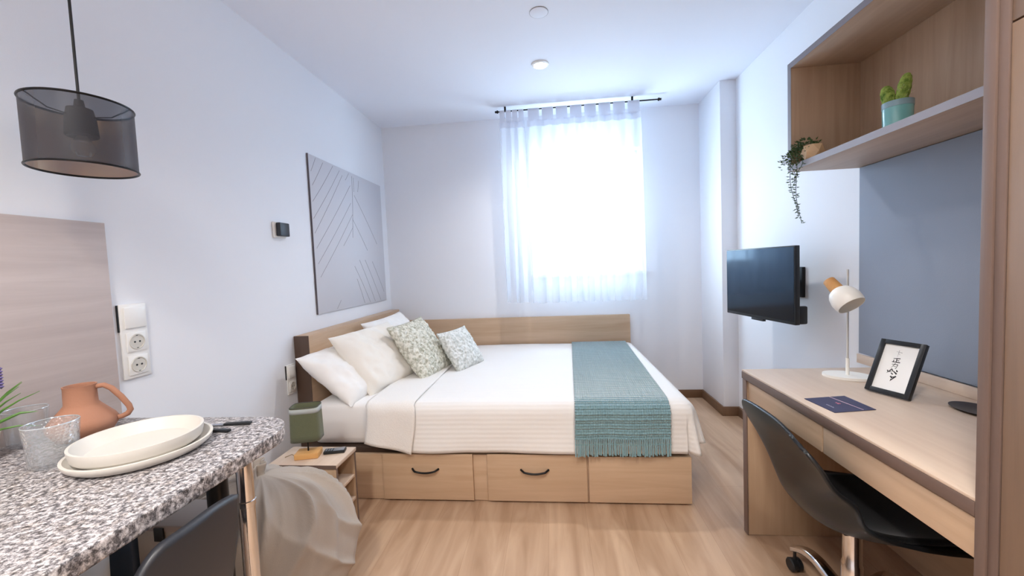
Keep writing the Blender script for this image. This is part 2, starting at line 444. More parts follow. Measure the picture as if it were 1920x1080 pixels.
# mattress and bed linen
MT = .54
QUILT = fabric('white_quilt', (236, 234, 231), (228, 225, 222), 500, .15, wave=(13, .14))
SHEET = fabric('white_cotton', (238, 236, 234), (231, 229, 227), 600, .12)
def mattress_fn():
    b = MB().box(-1.435, .66, 2.185, 3.815, .296, MT-.004, .05, seg=5)
    bmesh.ops.subdivide_edges(b.bm, edges=[e for e in b.bm.edges if e.calc_length() > .3], cuts=24, use_grid_fill=True)
    for v in b.bm.verts:
        p = v.co
        if p.z < MT-.03 and p.z > .31: p.y -= .006*math.sin(p.z*70 + 2*math.sin(p.x*3)) * (1 if p.y < 2.3 else 0)
    return b
tag(link('mattress', mattress_fn(), SHEET, angle=60), 'thick white mattress in a fitted sheet on the oak bed base', 'mattress')

def drape(x0, x1, y0, y1, top, L, r, nx, ny, off=0.0, right=True, flare=.1, wr=.004, fold=.0, skew=None, Lr=None):
    """cloth over the bed: flat from x0..x1, y1 back to y0, falling over the front and, if right, over the foot end"""
    b = MB(); Lr = Lr or L
    flat_x = x1-x0; tot_u = flat_x + (Lr if right else 0); tot_v = (y1-y0) + L
    def fn(u, v):
        s = u*tot_u; tt = v*tot_v
        a = max(0, s-flat_x) if right else 0; c = max(0, tt-(y1-y0))
        sx = min(s, flat_x); ty = min(tt, y1-y0)
        d = max(a, c); n = math.hypot(a, c)
        dx, dy = (a/n, c/n) if n > 1e-9 else (0, 0)
        if d < r*pi/2: h = r*math.sin(d/r); z = r*(1-math.cos(d/r))
        else: e = d-r*pi/2; h = r+flare*e; z = r+e
        ang = math.atan2(c, a) if n > 1e-9 else 0
        if d > r and fold:
            e = (d-r)/L
            if a > .02 and c > .02: h += fold*e*math.sin(ang*7+.5)
            elif c > a: h += fold*.16*e*math.sin(s*9 + 1.5*math.sin(s*4))
        px = x0+sx + dx*(h+off); py = y1-ty - dy*(h+off)
        if skew: px += skew*(v if v < 1 else 1)
        w = wr*fbm((px*2.2+3, py*2.2, z*3))
        return Vector((px - dx*0, py - dy*w*1.5, top+off - z + (w if d < .02 else 0)))
    b.grid(fn, nx, ny, us=tot_u, vs=tot_v)
    return b
b = drape(-.82, .655, 2.215, 3.80, MT+.006, .30, .07, 110, 90, flare=.10, wr=.006, fold=.05, Lr=.27)
tag(link('bedspread', b, QUILT, angle=80, solid=.006, recalc=True), 'white quilted bedspread with fine ribs hanging over the front of the bed', 'bedspread')
# turned-back sheet band on the pillow side
def band(u, v):
    x0 = -1.085+.02*v; x1 = -.79
    L = .25+.055*u; r = .065; yy0, yy1 = 2.205, 3.80; tot = (yy1-yy0)+L
    tt = v*tot; c = max(0, tt-(yy1-yy0)); ty = min(tt, yy1-yy0)
    if c < r*pi/2: h = r*math.sin(c/r); z = r*(1-math.cos(c/r))
    else: h = r+.13*(c-r*pi/2); z = r+c-r*pi/2
    x = x0+(x1-x0)*u + (.012*math.sin(c*14) if c > .05 else 0)
    w = .006*fbm((x*5, ty*3, z*5))
    return Vector((x, yy1-ty-h-.012*(1 if c > 0 else 0) - w - (.006*math.sin(u*7)*min(1, c*5)), MT+.016-z+w*.6))
tag(link('folded_sheet', MB().grid(band, 20, 110, us=.3, vs=1.9), fabric('white_crinkled_linen', (238, 235, 231), (226, 222, 217), 160, .5), angle=80, solid=.008),
    'white crinkled sheet band folded over the bed edge beside the pillows', 'sheet')

# throw blanket with fringe
def throw_mat():
    m, nt, b = newmat('teal_waffle_knit')
    b.inputs['Roughness'].default_value = .9; b.inputs['Sheen Weight'].default_value = 1.0; b.inputs['Sheen Roughness'].default_value = .35; b.inputs['Specular IOR Level'].default_value = .2
    tc = N(nt, 'ShaderNodeTexCoord')
    n = N(nt, 'ShaderNodeTexNoise'); n.inputs['Scale'].default_value = 90; nt.links.new(tc.outputs['Object'], n.inputs['Vector'])
    mix = N(nt, 'ShaderNodeMix', data_type='RGBA'); mix.inputs[6].default_value = lin((116, 148, 154)); mix.inputs[7].default_value = lin((138, 172, 180))
    nt.links.new(n.outputs['Fac'], mix.inputs[0]); nt.links.new(mix.outputs[2], b.inputs['Base Color'])
    prev = None
    for d, sc, st in (('Y', 22, .8), ('X', 24, .5)):
        w = N(nt, 'ShaderNodeTexWave', wave_type='BANDS', bands_direction=d); w.inputs['Scale'].default_value = sc
        w.inputs['Distortion'].default_value = .8; w.inputs['Detail Scale'].default_value = 2
        nt.links.new(tc.outputs['UV'], w.inputs['Vector'])
        bp = N(nt, 'ShaderNodeBump'); bp.inputs['Strength'].default_value = st; bp.inputs['Distance'].default_value = .006
        nt.links.new(w.outputs['Fac'], bp.inputs['Height'])
        if prev: nt.links.new(prev.outputs['Normal'], bp.inputs['Normal'])
        prev = bp
    nt.links.new(prev.outputs['Normal'], b.inputs['Normal'])
    return m
TEAL = throw_mat()
t = thing('throw_blanket', (.36, 3.0, MT+.01), 'teal waffle-knit throw with a fringed end laid across the foot of the bed', 'throw blanket')
TW0, TW1 = .155, .645
def throw_fn(u, v, extra=0.0):
    r = .085; y0, y1 = 2.215, 3.805; L = .235; tot = (y1-y0)+L
    tt = v*tot + extra; c = max(0, tt-(y1-y0)); ty = min(tt, y1-y0)
    if c < r*pi/2: h = r*math.sin(c/r); z = r*(1-math.cos(c/r))
    else: h = r+.10*(c-r*pi/2); z = r+c-r*pi/2
    k = min(1, tt/tot)
    x = TW0 + (TW1-TW0)*u - .07*k
    f = .006*math.sin(u*11+1)*min(1, c*4)
    rib = .0034*math.sin(tt*190)*(1 if c > .03 else .2)
    return Vector((x, y1-ty-h-.014*min(1, c*12) - f - (rib if c > .02 else 0), MT+.018-z+(rib if c < .03 else 0)))
link('blanket', MB().grid(throw_fn, 60, 260, us=.52, vs=1.85), TEAL, t, angle=80, solid=.006)
fr = MB()
for k in range(52):
    u = (k+.5)/52; p = throw_fn(u, 1.0); j = random.uniform(-.004, .004)
    fr.tube([p+Vector((0, -.001, .008)), p+Vector((j*.5, -.004, -.036)), p+Vector((j, -.006, -.084+random.uniform(-.006, .006)))], [.0034, .0036, .0042], 6)
p0, p1 = throw_fn(0.0, 1.0), throw_fn(1.0, 1.0)
fr.tube([throw_fn(q/12, 1.0)+Vector((0, -.003, -.026)) for q in range(13)], .0025, 6)
link('fringe', fr, TEAL, t)

# pillows
def pillow_mesh(w, h, th, seed, M, nu=64, nv=48, wr=.012, pinch=.07, flange=0.0, shag=None):
    b = MB()
    for sgn in (1, -1):
        def fn(u, v):
            a = 2*u-1; c = 2*v-1
            x = w/2*a*(1-pinch*(1-c*c)*abs(a)); y = h/2*c*(1-pinch*(1-a*a)*abs(c))
            e = max(0, (1-abs(a)**2.4)*(1-abs(c)**2.4))
            z = th/2*(e**.5)
            wv = wr*fbm((x*7+seed, y*7+sgn, seed*1.7), 3)*min(1, e*3) + wr*.45*(1-abs(noise.noise(Vector((x*9+y*6+seed, y*5-x*3, seed))))*2)*min(1, e*4)*(0 if shag else 1)
            wv += wr*.7*math.sin((a*c)*9+seed)*max(0, abs(a*c)-.15)*min(1, e*6)
            if shag: wv += shag(x, y, sgn, e)
            z = z + wv
            y2 = y + flange*0
            return M @ Vector((x, y2 - .05*h*(1-a*a)*0, sgn*z))
        b.grid(fn, nu, nv, us=w, vs=h)
    bmesh.ops.remove_doubles(b.bm, verts=b.bm.verts, dist=1e-4)
    return b
LINEN = fabric('cream_cotton_pillowcase', (238, 234, 226), (230, 225, 216), 500, .15)
COTTON = fabric('white_cotton_pillowcase', (240, 238, 235), (233, 231, 228), 500, .15)
PG = 'white pillows leaning on the headboard'
MA = frame((-1.315, 2.50, .665), (.05, .62, .0), (-.33, .02, .27))
tag(link('pillow', pillow_mesh(.62, .44, .15, 1.3, MA, wr=.022, pinch=.05), COTTON, angle=80), 'white pillow at the near bedside, lowest, its corner drooping over the mattress edge', 'pillow', PG)
MBm = frame((-1.195, 2.66, .715), (.14, .55, .02), (-.26, .03, .32))
tag(link('pillow', pillow_mesh(.60, .47, .17, 4.1, MBm, wr=.02, pinch=.05), LINEN, angle=80), 'plump cream pillow leaning in front, directly behind the large shaggy cushion', 'pillow', PG)
MC = frame((-1.285, 3.22, .735), (.06, .55, .02), (-.25, .02, .33))
tag(link('pillow', pillow_mesh(.62, .45, .16, 7.7, MC, wr=.018), COTTON, angle=80), 'white pillow farthest back, its corner peeking above the shaggy cushion near the wall corner', 'pillow', PG)

def shag_mat(name, c1, c2):
    m, nt, b = newmat(name); b.inputs['Roughness'].default_value = .95; b.inputs['Specular IOR Level'].default_value = .15
    tc = N(nt, 'ShaderNodeTexCoord'); v = N(nt, 'ShaderNodeTexNoise'); v.inputs['Scale'].default_value = 48; v.inputs['Detail'].default_value = 4; v.inputs['Roughness'].default_value = .7
    nt.links.new(tc.outputs['Object'], v.inputs['Vector'])
    cr = N(nt, 'ShaderNodeValToRGB'); cr.color_ramp.elements[0].position = .36; cr.color_ramp.elements[0].color = lin(c2)
    cr.color_ramp.elements[1].position = .58; cr.color_ramp.elements[1].color = lin(c1)
    nt.links.new(v.outputs['Fac'], cr.inputs['Fac']); nt.links.new(cr.outputs['Color'], b.inputs['Base Color'])
    bp = N(nt, 'ShaderNodeBump'); bp.inputs['Strength'].default_value = .8; bp.inputs['Distance'].default_value = .01
    nt.links.new(v.outputs['Fac'], bp.inputs['Height']); nt.links.new(bp.outputs['Normal'], b.inputs['Normal'])
    return m
def shag(amp, f, seed):
    def g(x, y, sgn, e):
        d = noise.voronoi(Vector((x*f+seed, y*f, sgn*3.3)))[0][0]
        return amp*(1-d)*min(1, e*6+.25) - amp*.4
    return g
M1 = frame((-.965, 2.86, .725), (.09, .385, .02), (-.25, -.01, .34))
tag(link('shaggy_cushion', pillow_mesh(.44, .46, .14, 2.2, M1, 110, 110, wr=.01, pinch=.06, shag=shag(.020, 34, 1)), shag_mat('sage_grey_pile', (230, 229, 218), (160, 160, 140)), angle=180),
    'large grey-green shaggy cushion leaning on the cream pillow', 'cushion', 'shaggy cushions on the bed')
M2 = frame((-.715, 3.04, .675), (.13, .30, .01), (-.17, .03, .27))
tag(link('shaggy_cushion', pillow_mesh(.35, .34, .12, 5.2, M2, 100, 100, wr=.01, pinch=.06, shag=shag(.013, 40, 7)), shag_mat('pale_grey_pile', (234, 236, 233), (186, 190, 184)), angle=180),
    'smaller pale grey shaggy cushion, the right-hand one of the two', 'cushion', 'shaggy cushions on the bed')

# ------------------------------------------------------------------ wall pieces, left side
t = thing('wall_art', (XL+.015, 3.16, 1.02), 'square pale grey panel with thin engraved leaf veins on the left wall above the bed', 'wall art')
ART = plain('pale_grey_board', (205, 206, 213), .7)
b = MB().box(XL+.002, XL+.012, 2.605, 3.745, 1.018, 2.095, .001)
LN = [(2.688, 2.085, 2.625, 1.983), (2.778, 2.075, 2.632, 1.891), (2.91, 2.082, 2.624, 1.781), (3.003, 2.07, 2.62, 1.665), (3.042, 2.043, 2.624, 1.567), (3.159, 1.987, 2.636, 1.467),
      (3.154, 1.848, 2.642, 1.36), (3.168, 1.756, 2.66, 1.268), (3.169, 1.661, 2.999, 1.5), (3.22, 2.062, 3.214, 1.947), (3.309, 2.055, 3.283, 1.959), (3.216, 1.921, 3.601, 1.542),
      (3.164, 1.724, 3.4, 1.478), (3.155, 1.342, 3.4, 1.03), (3.182, 1.239, 3.295, 1.03), (3.243, 1.394, 3.497, 1.03), (3.344, 1.395, 3.616, 1.03), (3.481, 1.383, 3.697, 1.101), (3.195, 2.07, 3.152, 1.571), (2.912, 1.088, 2.848, 1.029), (3.145, 2.08, 3.087, 2.016)]
link('board', b, ART, t)
b = MB()
for y0, z0, y1, z1 in LN:
    m_ = Vector((0, (y0+y1)/2, (z0+z1)/2)); d = Vector((0, y1-y0, z1-z0)); n_ = Vector((0, -d.z, d.y)).normalized()*.006*min(1, d.length*2)
    pts = []
    for k in range(9):
        q = k/8; p = Vector((XL+.0118, y0, z0)) + Vector((0, d.y, d.z))*q + n_*math.sin(pi*q)
        pts.append(p)
    b.tube(pts, .0018, 6)
link('vein_lines', b, plain('grey_vein_line', (150, 148, 156), .7), t)
link('edge_strip', MB().box(XL+.002, XL+.012, 2.60, 2.6045, 1.016, 2.096, 0), plain('dark_art_edge', (92, 86, 92), .6), t)

t = thing('thermostat', (XL, 2.295, 1.52), 'small black square wall thermostat on a white backplate left of the wall art', 'thermostat')
link('backplate', MB().box(XL+.001, XL+.012, 2.215, 2.325, 1.512, 1.605, .003), WHITE_P, t)
link('body', MB().box(XL+.012, XL+.040, 2.232, 2.318, 1.521, 1.60, .005), plain('black_device_body', (34, 38, 46), .35), t)

def outlet(t, x, yc, zc, s):
    k = link('socket', MB().box(x, x+.004, yc-s/2, yc+s/2, zc-s/2, zc+s/2, .0015), WHITE_P, t)
    link('socket_well', MB().lathe((x+.0042, yc, zc), [(0, .0002), (s*.34, .0002), (s*.36, .002), (s*.40, .002), (s*.42, 0)], 32, axis=(1, 0, 0)), plain('grey_white_socket', (205, 202, 194), .4), k)
    b = MB()
    for dy in (-1, 1): b.lathe((x+.0046, yc+dy*s*.13, zc), [(0, .0006), (s*.05, .0006), (s*.05, 0)], 14, axis=(1, 0, 0))
    for dz in (-1, 1): b.box(x+.0042, x+.0052, yc-s*.05, yc+s*.05, zc+dz*s*.34-.002, zc+dz*s*.34+.002, 0)
    link('pin_holes', b, BLACK_P, k)
t = thing('switch_panel', (XL, 1.39, .92), 'tall white wall plate with a light switch over two sockets, beside the washed oak panel', 'switch')
link('plate', MB().box(XL+.001, XL+.010, 1.34, 1.44, .925, 1.207, .003), WHITE_P, t)
link('shadow_strip', MB().box(XL+.0005, XL+.006, 1.336, 1.3398, 1.105, 1.205, 0), BLACK_P, t)  # black strip standing in for the shadow beside the plate
link('rocker', MB().box(XL+.010, XL+.0165, 1.352, 1.432, 1.115, 1.195, .003), WHITE_P, t)
outlet(t, XL+.010, 1.392, 1.062, .072); outlet(t, XL+.010, 1.392, .974, .072)
t = thing('switch_panel', (XL, 2.29, .56), 'small white bedside wall plate with one switch and one socket, next to the headboard', 'switch')
link('plate', MB().box(XL+.001, XL+.010, 2.245, 2.325, .575, .755, .003), WHITE_P, t)
link('rocker', MB().box(XL+.010, XL+.016, 2.253, 2.317, .672, .745, .003), WHITE_P, t)
link('shadow_strip', MB().box(XL+.0005, XL+.006, 2.2405, 2.2445, .668, .752, 0), BLACK_P, t)  # shade along the bedside plate, modelled as a thin black strip
outlet(t, XL+.010, 2.285, .622, .06)

tag(link('splashback_panel', MB().box(XL+.001, XL+.018, -1.0, 1.312, .60, 1.503, .001), PANEL), 'large washed oak panel on the left wall behind the granite counter', 'wall panel')

# ------------------------------------------------------------------ granite counter
CZ = .835; CXF, CYE = -.815, 1.21
t = thing('breakfast_counter', (-1.2, .3, 0), 'speckled grey granite counter on a chrome leg, along the left wall', 'counter')
pts = [(XL+.02, -1.0), (CXF, -1.0)]
rc = .13
for k in range(13):
    a = k/12*pi/2; pts.append((CXF-rc+rc*math.cos(a), CYE-rc+rc*math.sin(a)))
pts.append((XL+.02, CYE))
link('worktop', MB().prism(pts, CZ-.038, CZ, bev=.006), GRAN, t)
lg = MB().lathe((-.925, 1.085, 0), [(0, .001), (.045, .001), (.045, .008), (.022, .014), (.022, CZ-.05), (.04, CZ-.046), (.04, CZ-.039), (0, CZ-.039)], 32)
lg.lathe((-.925, 1.085, 0), [(.0222, .615), (.0245, .617), (.0245, .632), (.0222, .634)], 32)
link('leg', lg, CHROME, t)
link('support_post', MB().lathe((-1.03, 1.10, 0), [(0, .001), (.028, .001), (.028, CZ-.039), (0, CZ-.039)], 28), BLACK_M, t)

# plates
CER = plain('cream_stoneware', (208, 204, 197), .4)
def plate(c, r, h, label):
    prof = [(0, .003), (r*.7, .003), (r*.74, 0), (r*.90, .004), (r*.965, .012), (r*.985, h*.6), (r, h-.0015), (r*.998, h), (r*.955, h), (r*.945, h-.002), (r*.90, h*.62), (r*.8, .010), (0, .0085)]
    o = link('plate', MB().lathe(c, prof, 96), CER, angle=28)
    return tag(o, label, 'plate', 'stacked plates on the counter')
plate((-1.10, .955, CZ+.0002), .152, .026, 'larger cream plate, the lower of the two stacked on the granite')
plate((-1.105, .955, CZ+.0125), .136, .040, 'cream plate on top of the stack of two on the granite')

# tumblers
GLASS = clear_glass('ribbed_tumbler_glass', (.97, .985, .995), bump=.9, alpha_mix=.13, bscale=130, brighten=.08)
GLASS2 = clear_glass('plain_tumbler_glass', (.985, .99, .995), alpha_mix=.07, brighten=.07)
def tumbler(c, r, h, label, mat, ice):
    prof = [(0, .0003), (r*.9, .0003), (r*.94, .004), (r, h*.6), (r*1.07, h), (r*1.02, h+.001), (r*.95, h*.6), (r*.88, .012), (0, .01)]
    t = thing('tumbler', c, label, 'glass', 'drinking glasses on the counter')
    link('bowl', MB().lathe(c, prof, 64), mat, t, angle=60)
    ring = [(c[0]+r*1.045*math.cos(a*pi/24), c[1]+r*1.045*math.sin(a*pi/24), c[2]+h) for a in range(48)]
    link('rim', MB().tube(ring, .0016, 8, closed=True), plain('rim_glint_%d' % int(h*1000), (214, 222, 228), .08, .6), t)
    return t
tumbler((-1.285, .895, CZ), .049, .106, 'textured clear tumbler, the nearer glass beside the plates', GLASS, 1)
tumbler((-1.53, 1.01, CZ), .044, .100, 'plain clear tumbler standing behind the textured one, near the clay jug', GLASS2, 0)

# clay jug
TERRA = plain('terracotta', (168, 120, 96), .85, bump=.1, bscale=90)
JC = (-1.405, 1.055, CZ+.0002)
t = thing('clay_jug', JC, 'terracotta jug with a slanted loop handle against the washed oak panel', 'jug')
prof = [(0, 0), (.052, 0), (.06, .004), (.076, .03), (.079, .045), (.072, .058), (.044, .092), (.037, .102), (.036, .15), (.0375, .156), (.034, .156), (.032, .15), (.032, .1), (.05, .075), (.065, .05), (.06, .01), (0, .008)]
link('body', MB().lathe(JC, prof, 64), TERRA, t, angle=50)
hd = Vector((.80, .60, 0)).normalized()
pts = []
for h_, z_ in ((.034, .146), (.052, .147), (.068, .135), (.088, .105), (.104, .074), (.107, .06), (.100, .049), (.086, .043), (.074, .042)):
    pts.append(Vector(JC)+hd*h_+Vector((0, 0, z_)))
link('handle', MB().tube(pts, [.007, .0075, .008, .008, .008, .008, .008, .0075, .007], 12), TERRA, t)

# cutlery
def cutlery(kind, hx, hy, tx, ty, label):
    z = CZ+.004; A = Vector((hx, hy, z)); B = Vector((tx, ty, z)); d = (B-A).normalized(); n_ = Vector((-d.y, d.x, 0))
    L = (B-A).length
    t = thing(kind, (hx, hy, CZ), label, kind, 'black-handled cutlery by the plates')
    M = frame(A, d, n_)
    link('handle', MB().box(0, L*.47, -.008, .008, -.0035, .0045, .003, M=M), BLACK_P, t)
    b = MB()
    if kind == 'knife':
        b.prism([(L*.47, -.006), (L*.95, -.009), (L, .002), (L*.97, .008), (L*.47, .006)], -.001, .001, M=M)
    else:
        b.prism([(L*.47, -.004), (L*.7, -.004), (L*.76, -.012), (L*.82, -.012), (L*.82, .012), (L*.76, .012), (L*.7, .004), (L*.47, .004)], -.001, .001, M=M)
        for k in range(4): b.box(L*.82, L, -.012+k*.0065, -.008+k*.0065, -.001, .001, 0, M=M)
    link('blade' if kind == 'knife' else 'tines', b, STEEL, t)
cutlery('knife', -.945, 1.150, -1.115, 1.125, 'black-handled knife lying farther from the camera, past the plates')
cutlery('fork', -.965, 1.088, -1.10, 1.098, 'black-handled fork half under the plate rim')

# lavender pot at the picture's left edge
LC = (-1.50, .885, CZ)
t = thing('potted_lavender', LC, 'potted lavender with grassy green leaves at the left edge, on the counter', 'plant')
link('pot', MB().lathe(LC, [(0, .0003), (.033, .0003), (.043, .07), (.045, .075), (.041, .075), (.039, .062), (0, .06)], 40), WHITE_M, t)
b = MB(); LAV = plain('lavender_purple', (104, 92, 138), .8)
rnd = random.Random(3)
for k in range(26):
    a = rnd.uniform(0, 2*pi); L = rnd.uniform(.09, .15); out = rnd.uniform(.25, .8); c0 = Vector(LC)+Vector((.015*math.cos(a), .015*math.sin(a), .062))
    pts = []
    for j in range(6):
        q = j/5; pts.append(c0+Vector((math.cos(a)*out*L*q*q*1.1, math.sin(a)*out*L*q*q*1.1, L*(q-.3*q*q*out))))
    pts = [Vector((max(p.x, XL+.028), p.y, p.z)) for p in pts]
    b.tube(pts, [.002, .003, .0032, .0028, .002, .0006], 5)
for (dx, dy) in ((.05, .03), (.02, .045), (.03, 0), (0, -.02)):
    c0 = Vector(LC)+Vector((0, 0, .06)); tip = c0+Vector((dx, dy, .17))
    b.tube([c0, (c0+tip)/2+Vector((0, 0, .01)), tip], .0013, 5)
    fl = MB()
    for j in range(7):
        fl.lathe(tip+Vector((0, 0, -.036+.008*j)), [(0, -.006), (.006, 0), (0, .006)], 7)
    link('flower', fl, LAV, t)
pts = [Vector(LC)+Vector(q) for q in ((.01, .01, .07), (.03, .03, .098), (.06, .055, .115), (.085, .075, .112))]
b.tube(pts, [.003, .0045, .0035, .0006], 6)
pts = [Vector(LC)+Vector(q) for q in ((.01, .01, .065), (.035, .03, .08), (.06, .05, .082), (.09, .075, .072))]
b.tube(pts, [.003, .003, .002, .0006], 6)
link('leaves', b, plain('grass_green_leaf', (84, 128, 52), .5), t)

# ------------------------------------------------------------------ pendant lamp
PC = Vector((-1.379, 1.105, 0)); pr, pz0, pz1 = .12, 1.631, 1.818
t = thing('pendant_lamp', (PC.x, PC.y, pz0), 'black gauze drum pendant with gold lining hanging over the granite counter', 'pendant lamp')
def ringpts(r, z, n=72): return [(PC.x+r*math.cos(2*pi*k/n), PC.y+r*math.sin(2*pi*k/n), z) for k in range(n)]
b = MB(); b.grid(lambda u, v: Vector((PC.x+pr*math.cos(2*pi*u), PC.y+pr*math.sin(2*pi*u), pz0+(pz1-pz0)*v)), 96, 4, wrap=True)
sh = link('shade', b, gauze(), t)
link('top_rim', MB().tube(ringpts(pr, pz1), .0032, 8, closed=True), BLACK_M, sh)
link('bottom_rim', MB().tube(ringpts(pr, pz0), .0032, 8, closed=True), BLACK_M, sh)
sp = MB()
for k in range(3):
    a = 2*pi*k/3+.4
    sp.tube([(PC.x+pr*math.cos(a), PC.y+pr*math.sin(a), pz1-.004), (PC.x+.075*math.cos(a), PC.y+.075*math.sin(a), pz1-.03), (PC.x+.02*math.cos(a), PC.y+.02*math.sin(a), pz1-.034)], .0018, 6)
link('spider_frame', sp, BLACK_M, t)
link('socket_cover', MB().lathe((PC.x, PC.y, pz1-.092), [(0, .01), (.034, .0), (.038, .004), (.035, .05), (.029, .082), (.013, .088), (.01, .108), (0, .108)], 40), plain('dark_brown_cap', (46, 40, 40), .55), t)
link('bulb', MB().lathe((PC.x, PC.y, pz1-.152), [(0, 0), (.016, .003), (.028, .018), (.029, .032), (.02, .05), (.013, .062), (0, .062)], 28), clear_glass('bulb_glass', alpha_mix=.2), t)
link('cord', MB().cyl((PC.x, PC.y, pz1+.012), (PC.x, PC.y, ZC-.02), .0036, seg=10), BLACK_P, t)
link('canopy', MB().lathe((PC.x, PC.y, ZC-.026), [(0, 0), (.045, .003), (.05, .01), (.05, .0258), (0, .0258)], 36), BLACK_M, t)

# ------------------------------------------------------------------ window curtains
CY = 3.60; RZ = 2.636
t = thing('curtain_rod', (.27, CY, RZ-.02), 'thin dark curtain rod with a knob end, mounted at the ceiling before the window', 'curtain rod')
link('rod', MB().cyl((-.42, CY, RZ), (.93, CY, RZ), .0055, seg=14), BLACK_M, t)
for x, s in ((-.42, -1), (.93, 1)): link('finial', MB().lathe((x, CY, RZ), [(0, 0), (.012, 0), (.014, .012), (.008, .016), (.011, .026), (0, .032)], 18, axis=(s, 0, 0)), BLACK_M, t)
for x in (-.36, .72): link('bracket', MB().box(x-.008, x+.008, CY-.008, CY+.008, RZ+.004, ZC-.0005, .001), BLACK_M, t)
SHEER = sheer('white_sheer_voile', (232, 237, 246), .40, .42)
SHEER2 = sheer('white_sheer_tabs', (228, 233, 244), .06, .22)
def curtain(x0, x1, zb, n, seed, label, nt_):
    t = thing('sheer_curtain', ((x0+x1)/2, CY, zb), label, 'curtain', 'sheer tab-top curtains')
    zt = 2.545; w = x1-x0
    def fn(u, v):
        q = 1-v
        a = .010+.026*min(1, v*2.2)
        ph = 2*pi*n*u + .5*math.sin(3*u*pi+seed)
        y = CY + a*math.sin(ph) + .012*math.sin(2.3*pi*u*n*.37+seed)*v
        x = x0 + w*u + .010*math.sin(ph*2+seed)*v + .01*(u-.5)*v
        return Vector((x, y, zt+(zb-zt)*v))
    link('cloth', MB().grid(fn, 24*max(4, int(n)), 40, us=w, vs=1.6), SHEER, t, angle=180)
    link('heading', MB().grid(lambda u, v: fn(u, .035*v)+Vector((0, -.004, 0)), 24*max(4, int(n)), 4), SHEER2, t, angle=180)
    for k in range(nt_):
        u = (k+.5)/nt_; x = x0+w*u; hw = min(.05, w/nt_*.40)
        def tab(a, v):
            q = a; z_ = RZ; ang = pi*v
            if v < .3: return Vector((x-hw+2*hw*a, CY-.0095, zt-.01+(z_-zt+.01)*v/.3))
            if v > .7: return Vector((x-hw+2*hw*a, CY+.0095, zt-.01+(z_-zt+.01)*(1-v)/.3))
            an = (v-.3)/.4*pi
            return Vector((x-hw+2*hw*a, CY-.0095*math.cos(an), z_+.0095*math.sin(an)))
        link('tab', MB().grid(tab, 2, 30), SHEER2, t, angle=180)
curtain(-.415, -.195, .965, 3, .7, 'narrow white sheer tab-top curtain bunched at the left of the window', 4)
curtain(-.175, .79, .955, 9, 2.1, 'wide white sheer tab-top curtain covering the bright window', 8)

# ------------------------------------------------------------------ nightstand and its lamp
nx0, nx1, ny0, ny1, nz = -1.36, -1.03, 1.745, 1.93, .405
t = thing('nightstand', ((nx0+nx1)/2, (ny0+ny1)/2, 0), 'small oak nightstand with open shelves at the foot side of the wall, before the bed', 'nightstand')
t['label'] = 'small oak open-shelved nightstand between the granite counter and the bed'
link('top', MB().box(nx0-.004, nx1+.004, ny0-.004, ny1+.004, nz-.018, nz, .0015), [DESK_Y], t)
link('edge_band', MB().box(nx0-.004, nx1+.004, ny0-.0052, ny0-.0042, nz-.018, nz-.001, 0), EDGE, t)
link('side_panel', MB().box(nx0, nx1, ny0, ny0+.014, .002, nz-.0185, .001), OAK_Z, t)
link('side_panel', MB().box(nx0, nx1, ny1-.014, ny1, .002, nz-.0185, .001), OAK_Z, t)
link('back_panel', MB().box(nx0, nx0+.01, ny0+.0145, ny1-.0145, .002, nz-.0185, .001), OAK_Z, t)
for z in (.03, .145, .26):
    link('shelf', MB().box(nx0+.0105, nx1-.002, ny0+.0145, ny1-.0145, z, z+.014, .001), DESK_Y, t)
link('edge_band', MB().box(nx1, nx1+.001, ny0, ny0+.014, .002, nz-.0185, 0), EDGE_Z, t)
link('edge_band', MB().box(nx1, nx1+.001, ny1-.014, ny1, .002, nz-.0185, 0), EDGE_Z, t)

lx, ly = -1.215, 1.83
t = thing('bedside_lamp', (lx, ly, nz), 'bedside lamp with olive green shade and wooden block base on the nightstand', 'table lamp')
M = Matrix.Translation((lx, ly, 0)) @ Matrix.Rotation(.25, 4, 'Z')
link('base', MB().box(-.055, .055, -.038, .038, nz+.0003, nz+.028, .004, M=M), wood('honey_wood_block', (222, 172, 110), (200, 148, 88), 'X'), t)
link('stem', MB().cyl((lx, ly, nz+.028), (lx, ly, nz+.12), .0035, seg=12), BLACK_M, t)
def shade_fn(u, v):
    # rounded-square tube, slightly wider below
    a = 2*pi*u; k = (abs(math.cos(a))**5+abs(math.sin(a))**5)**(-1/5)
    r = (.060-.003*v)*k
    return M @ Vector((r*math.cos(a)*1.12, r*math.sin(a)*.8, nz+.088+.165*v))
olive = fabric('olive_green_shade', (104, 108, 84), (94, 98, 76), 300, .2)
sh = link('shade', MB().grid(shade_fn, 72, 6, wrap=True), olive, t, solid=.003)
link('trim_band', MB().grid(lambda u, v: M @ ((M.inverted() @ shade_fn(u, .83+.14*v)).to_3d() * 1) + (shade_fn(u, .9)-M @ Vector((0, 0, nz+.088+.165*.9)))*.03, 72, 2, wrap=True), fabric('grey_shade_band', (176, 182, 182), None, 300, .1), sh, solid=.001)
rp = [shade_fn(k/72, 1.0) for k in range(72)]
link('top_rim', MB().tube(rp, .002, 6, closed=True), plain('dark_rim', (50, 46, 42), .5), sh)
link('spider_frame', MB().cyl(M @ Vector((-.06, 0, nz+.12)), M @ Vector((.06, 0, nz+.12)), .0015, seg=8), BLACK_M, t)
link('cable', MB().tube([(lx-.07, ly-.005, nz+.003), (lx-.09, ly+.004, nz+.006), (lx-.11, ly-.02, nz+.003)], .002, 8), plain('tan_cable', (150, 130, 104), .6), t)
t = thing('remote_control', (-1.105, 1.885, nz), 'black and silver remote handset lying on the nightstand', 'remote control')
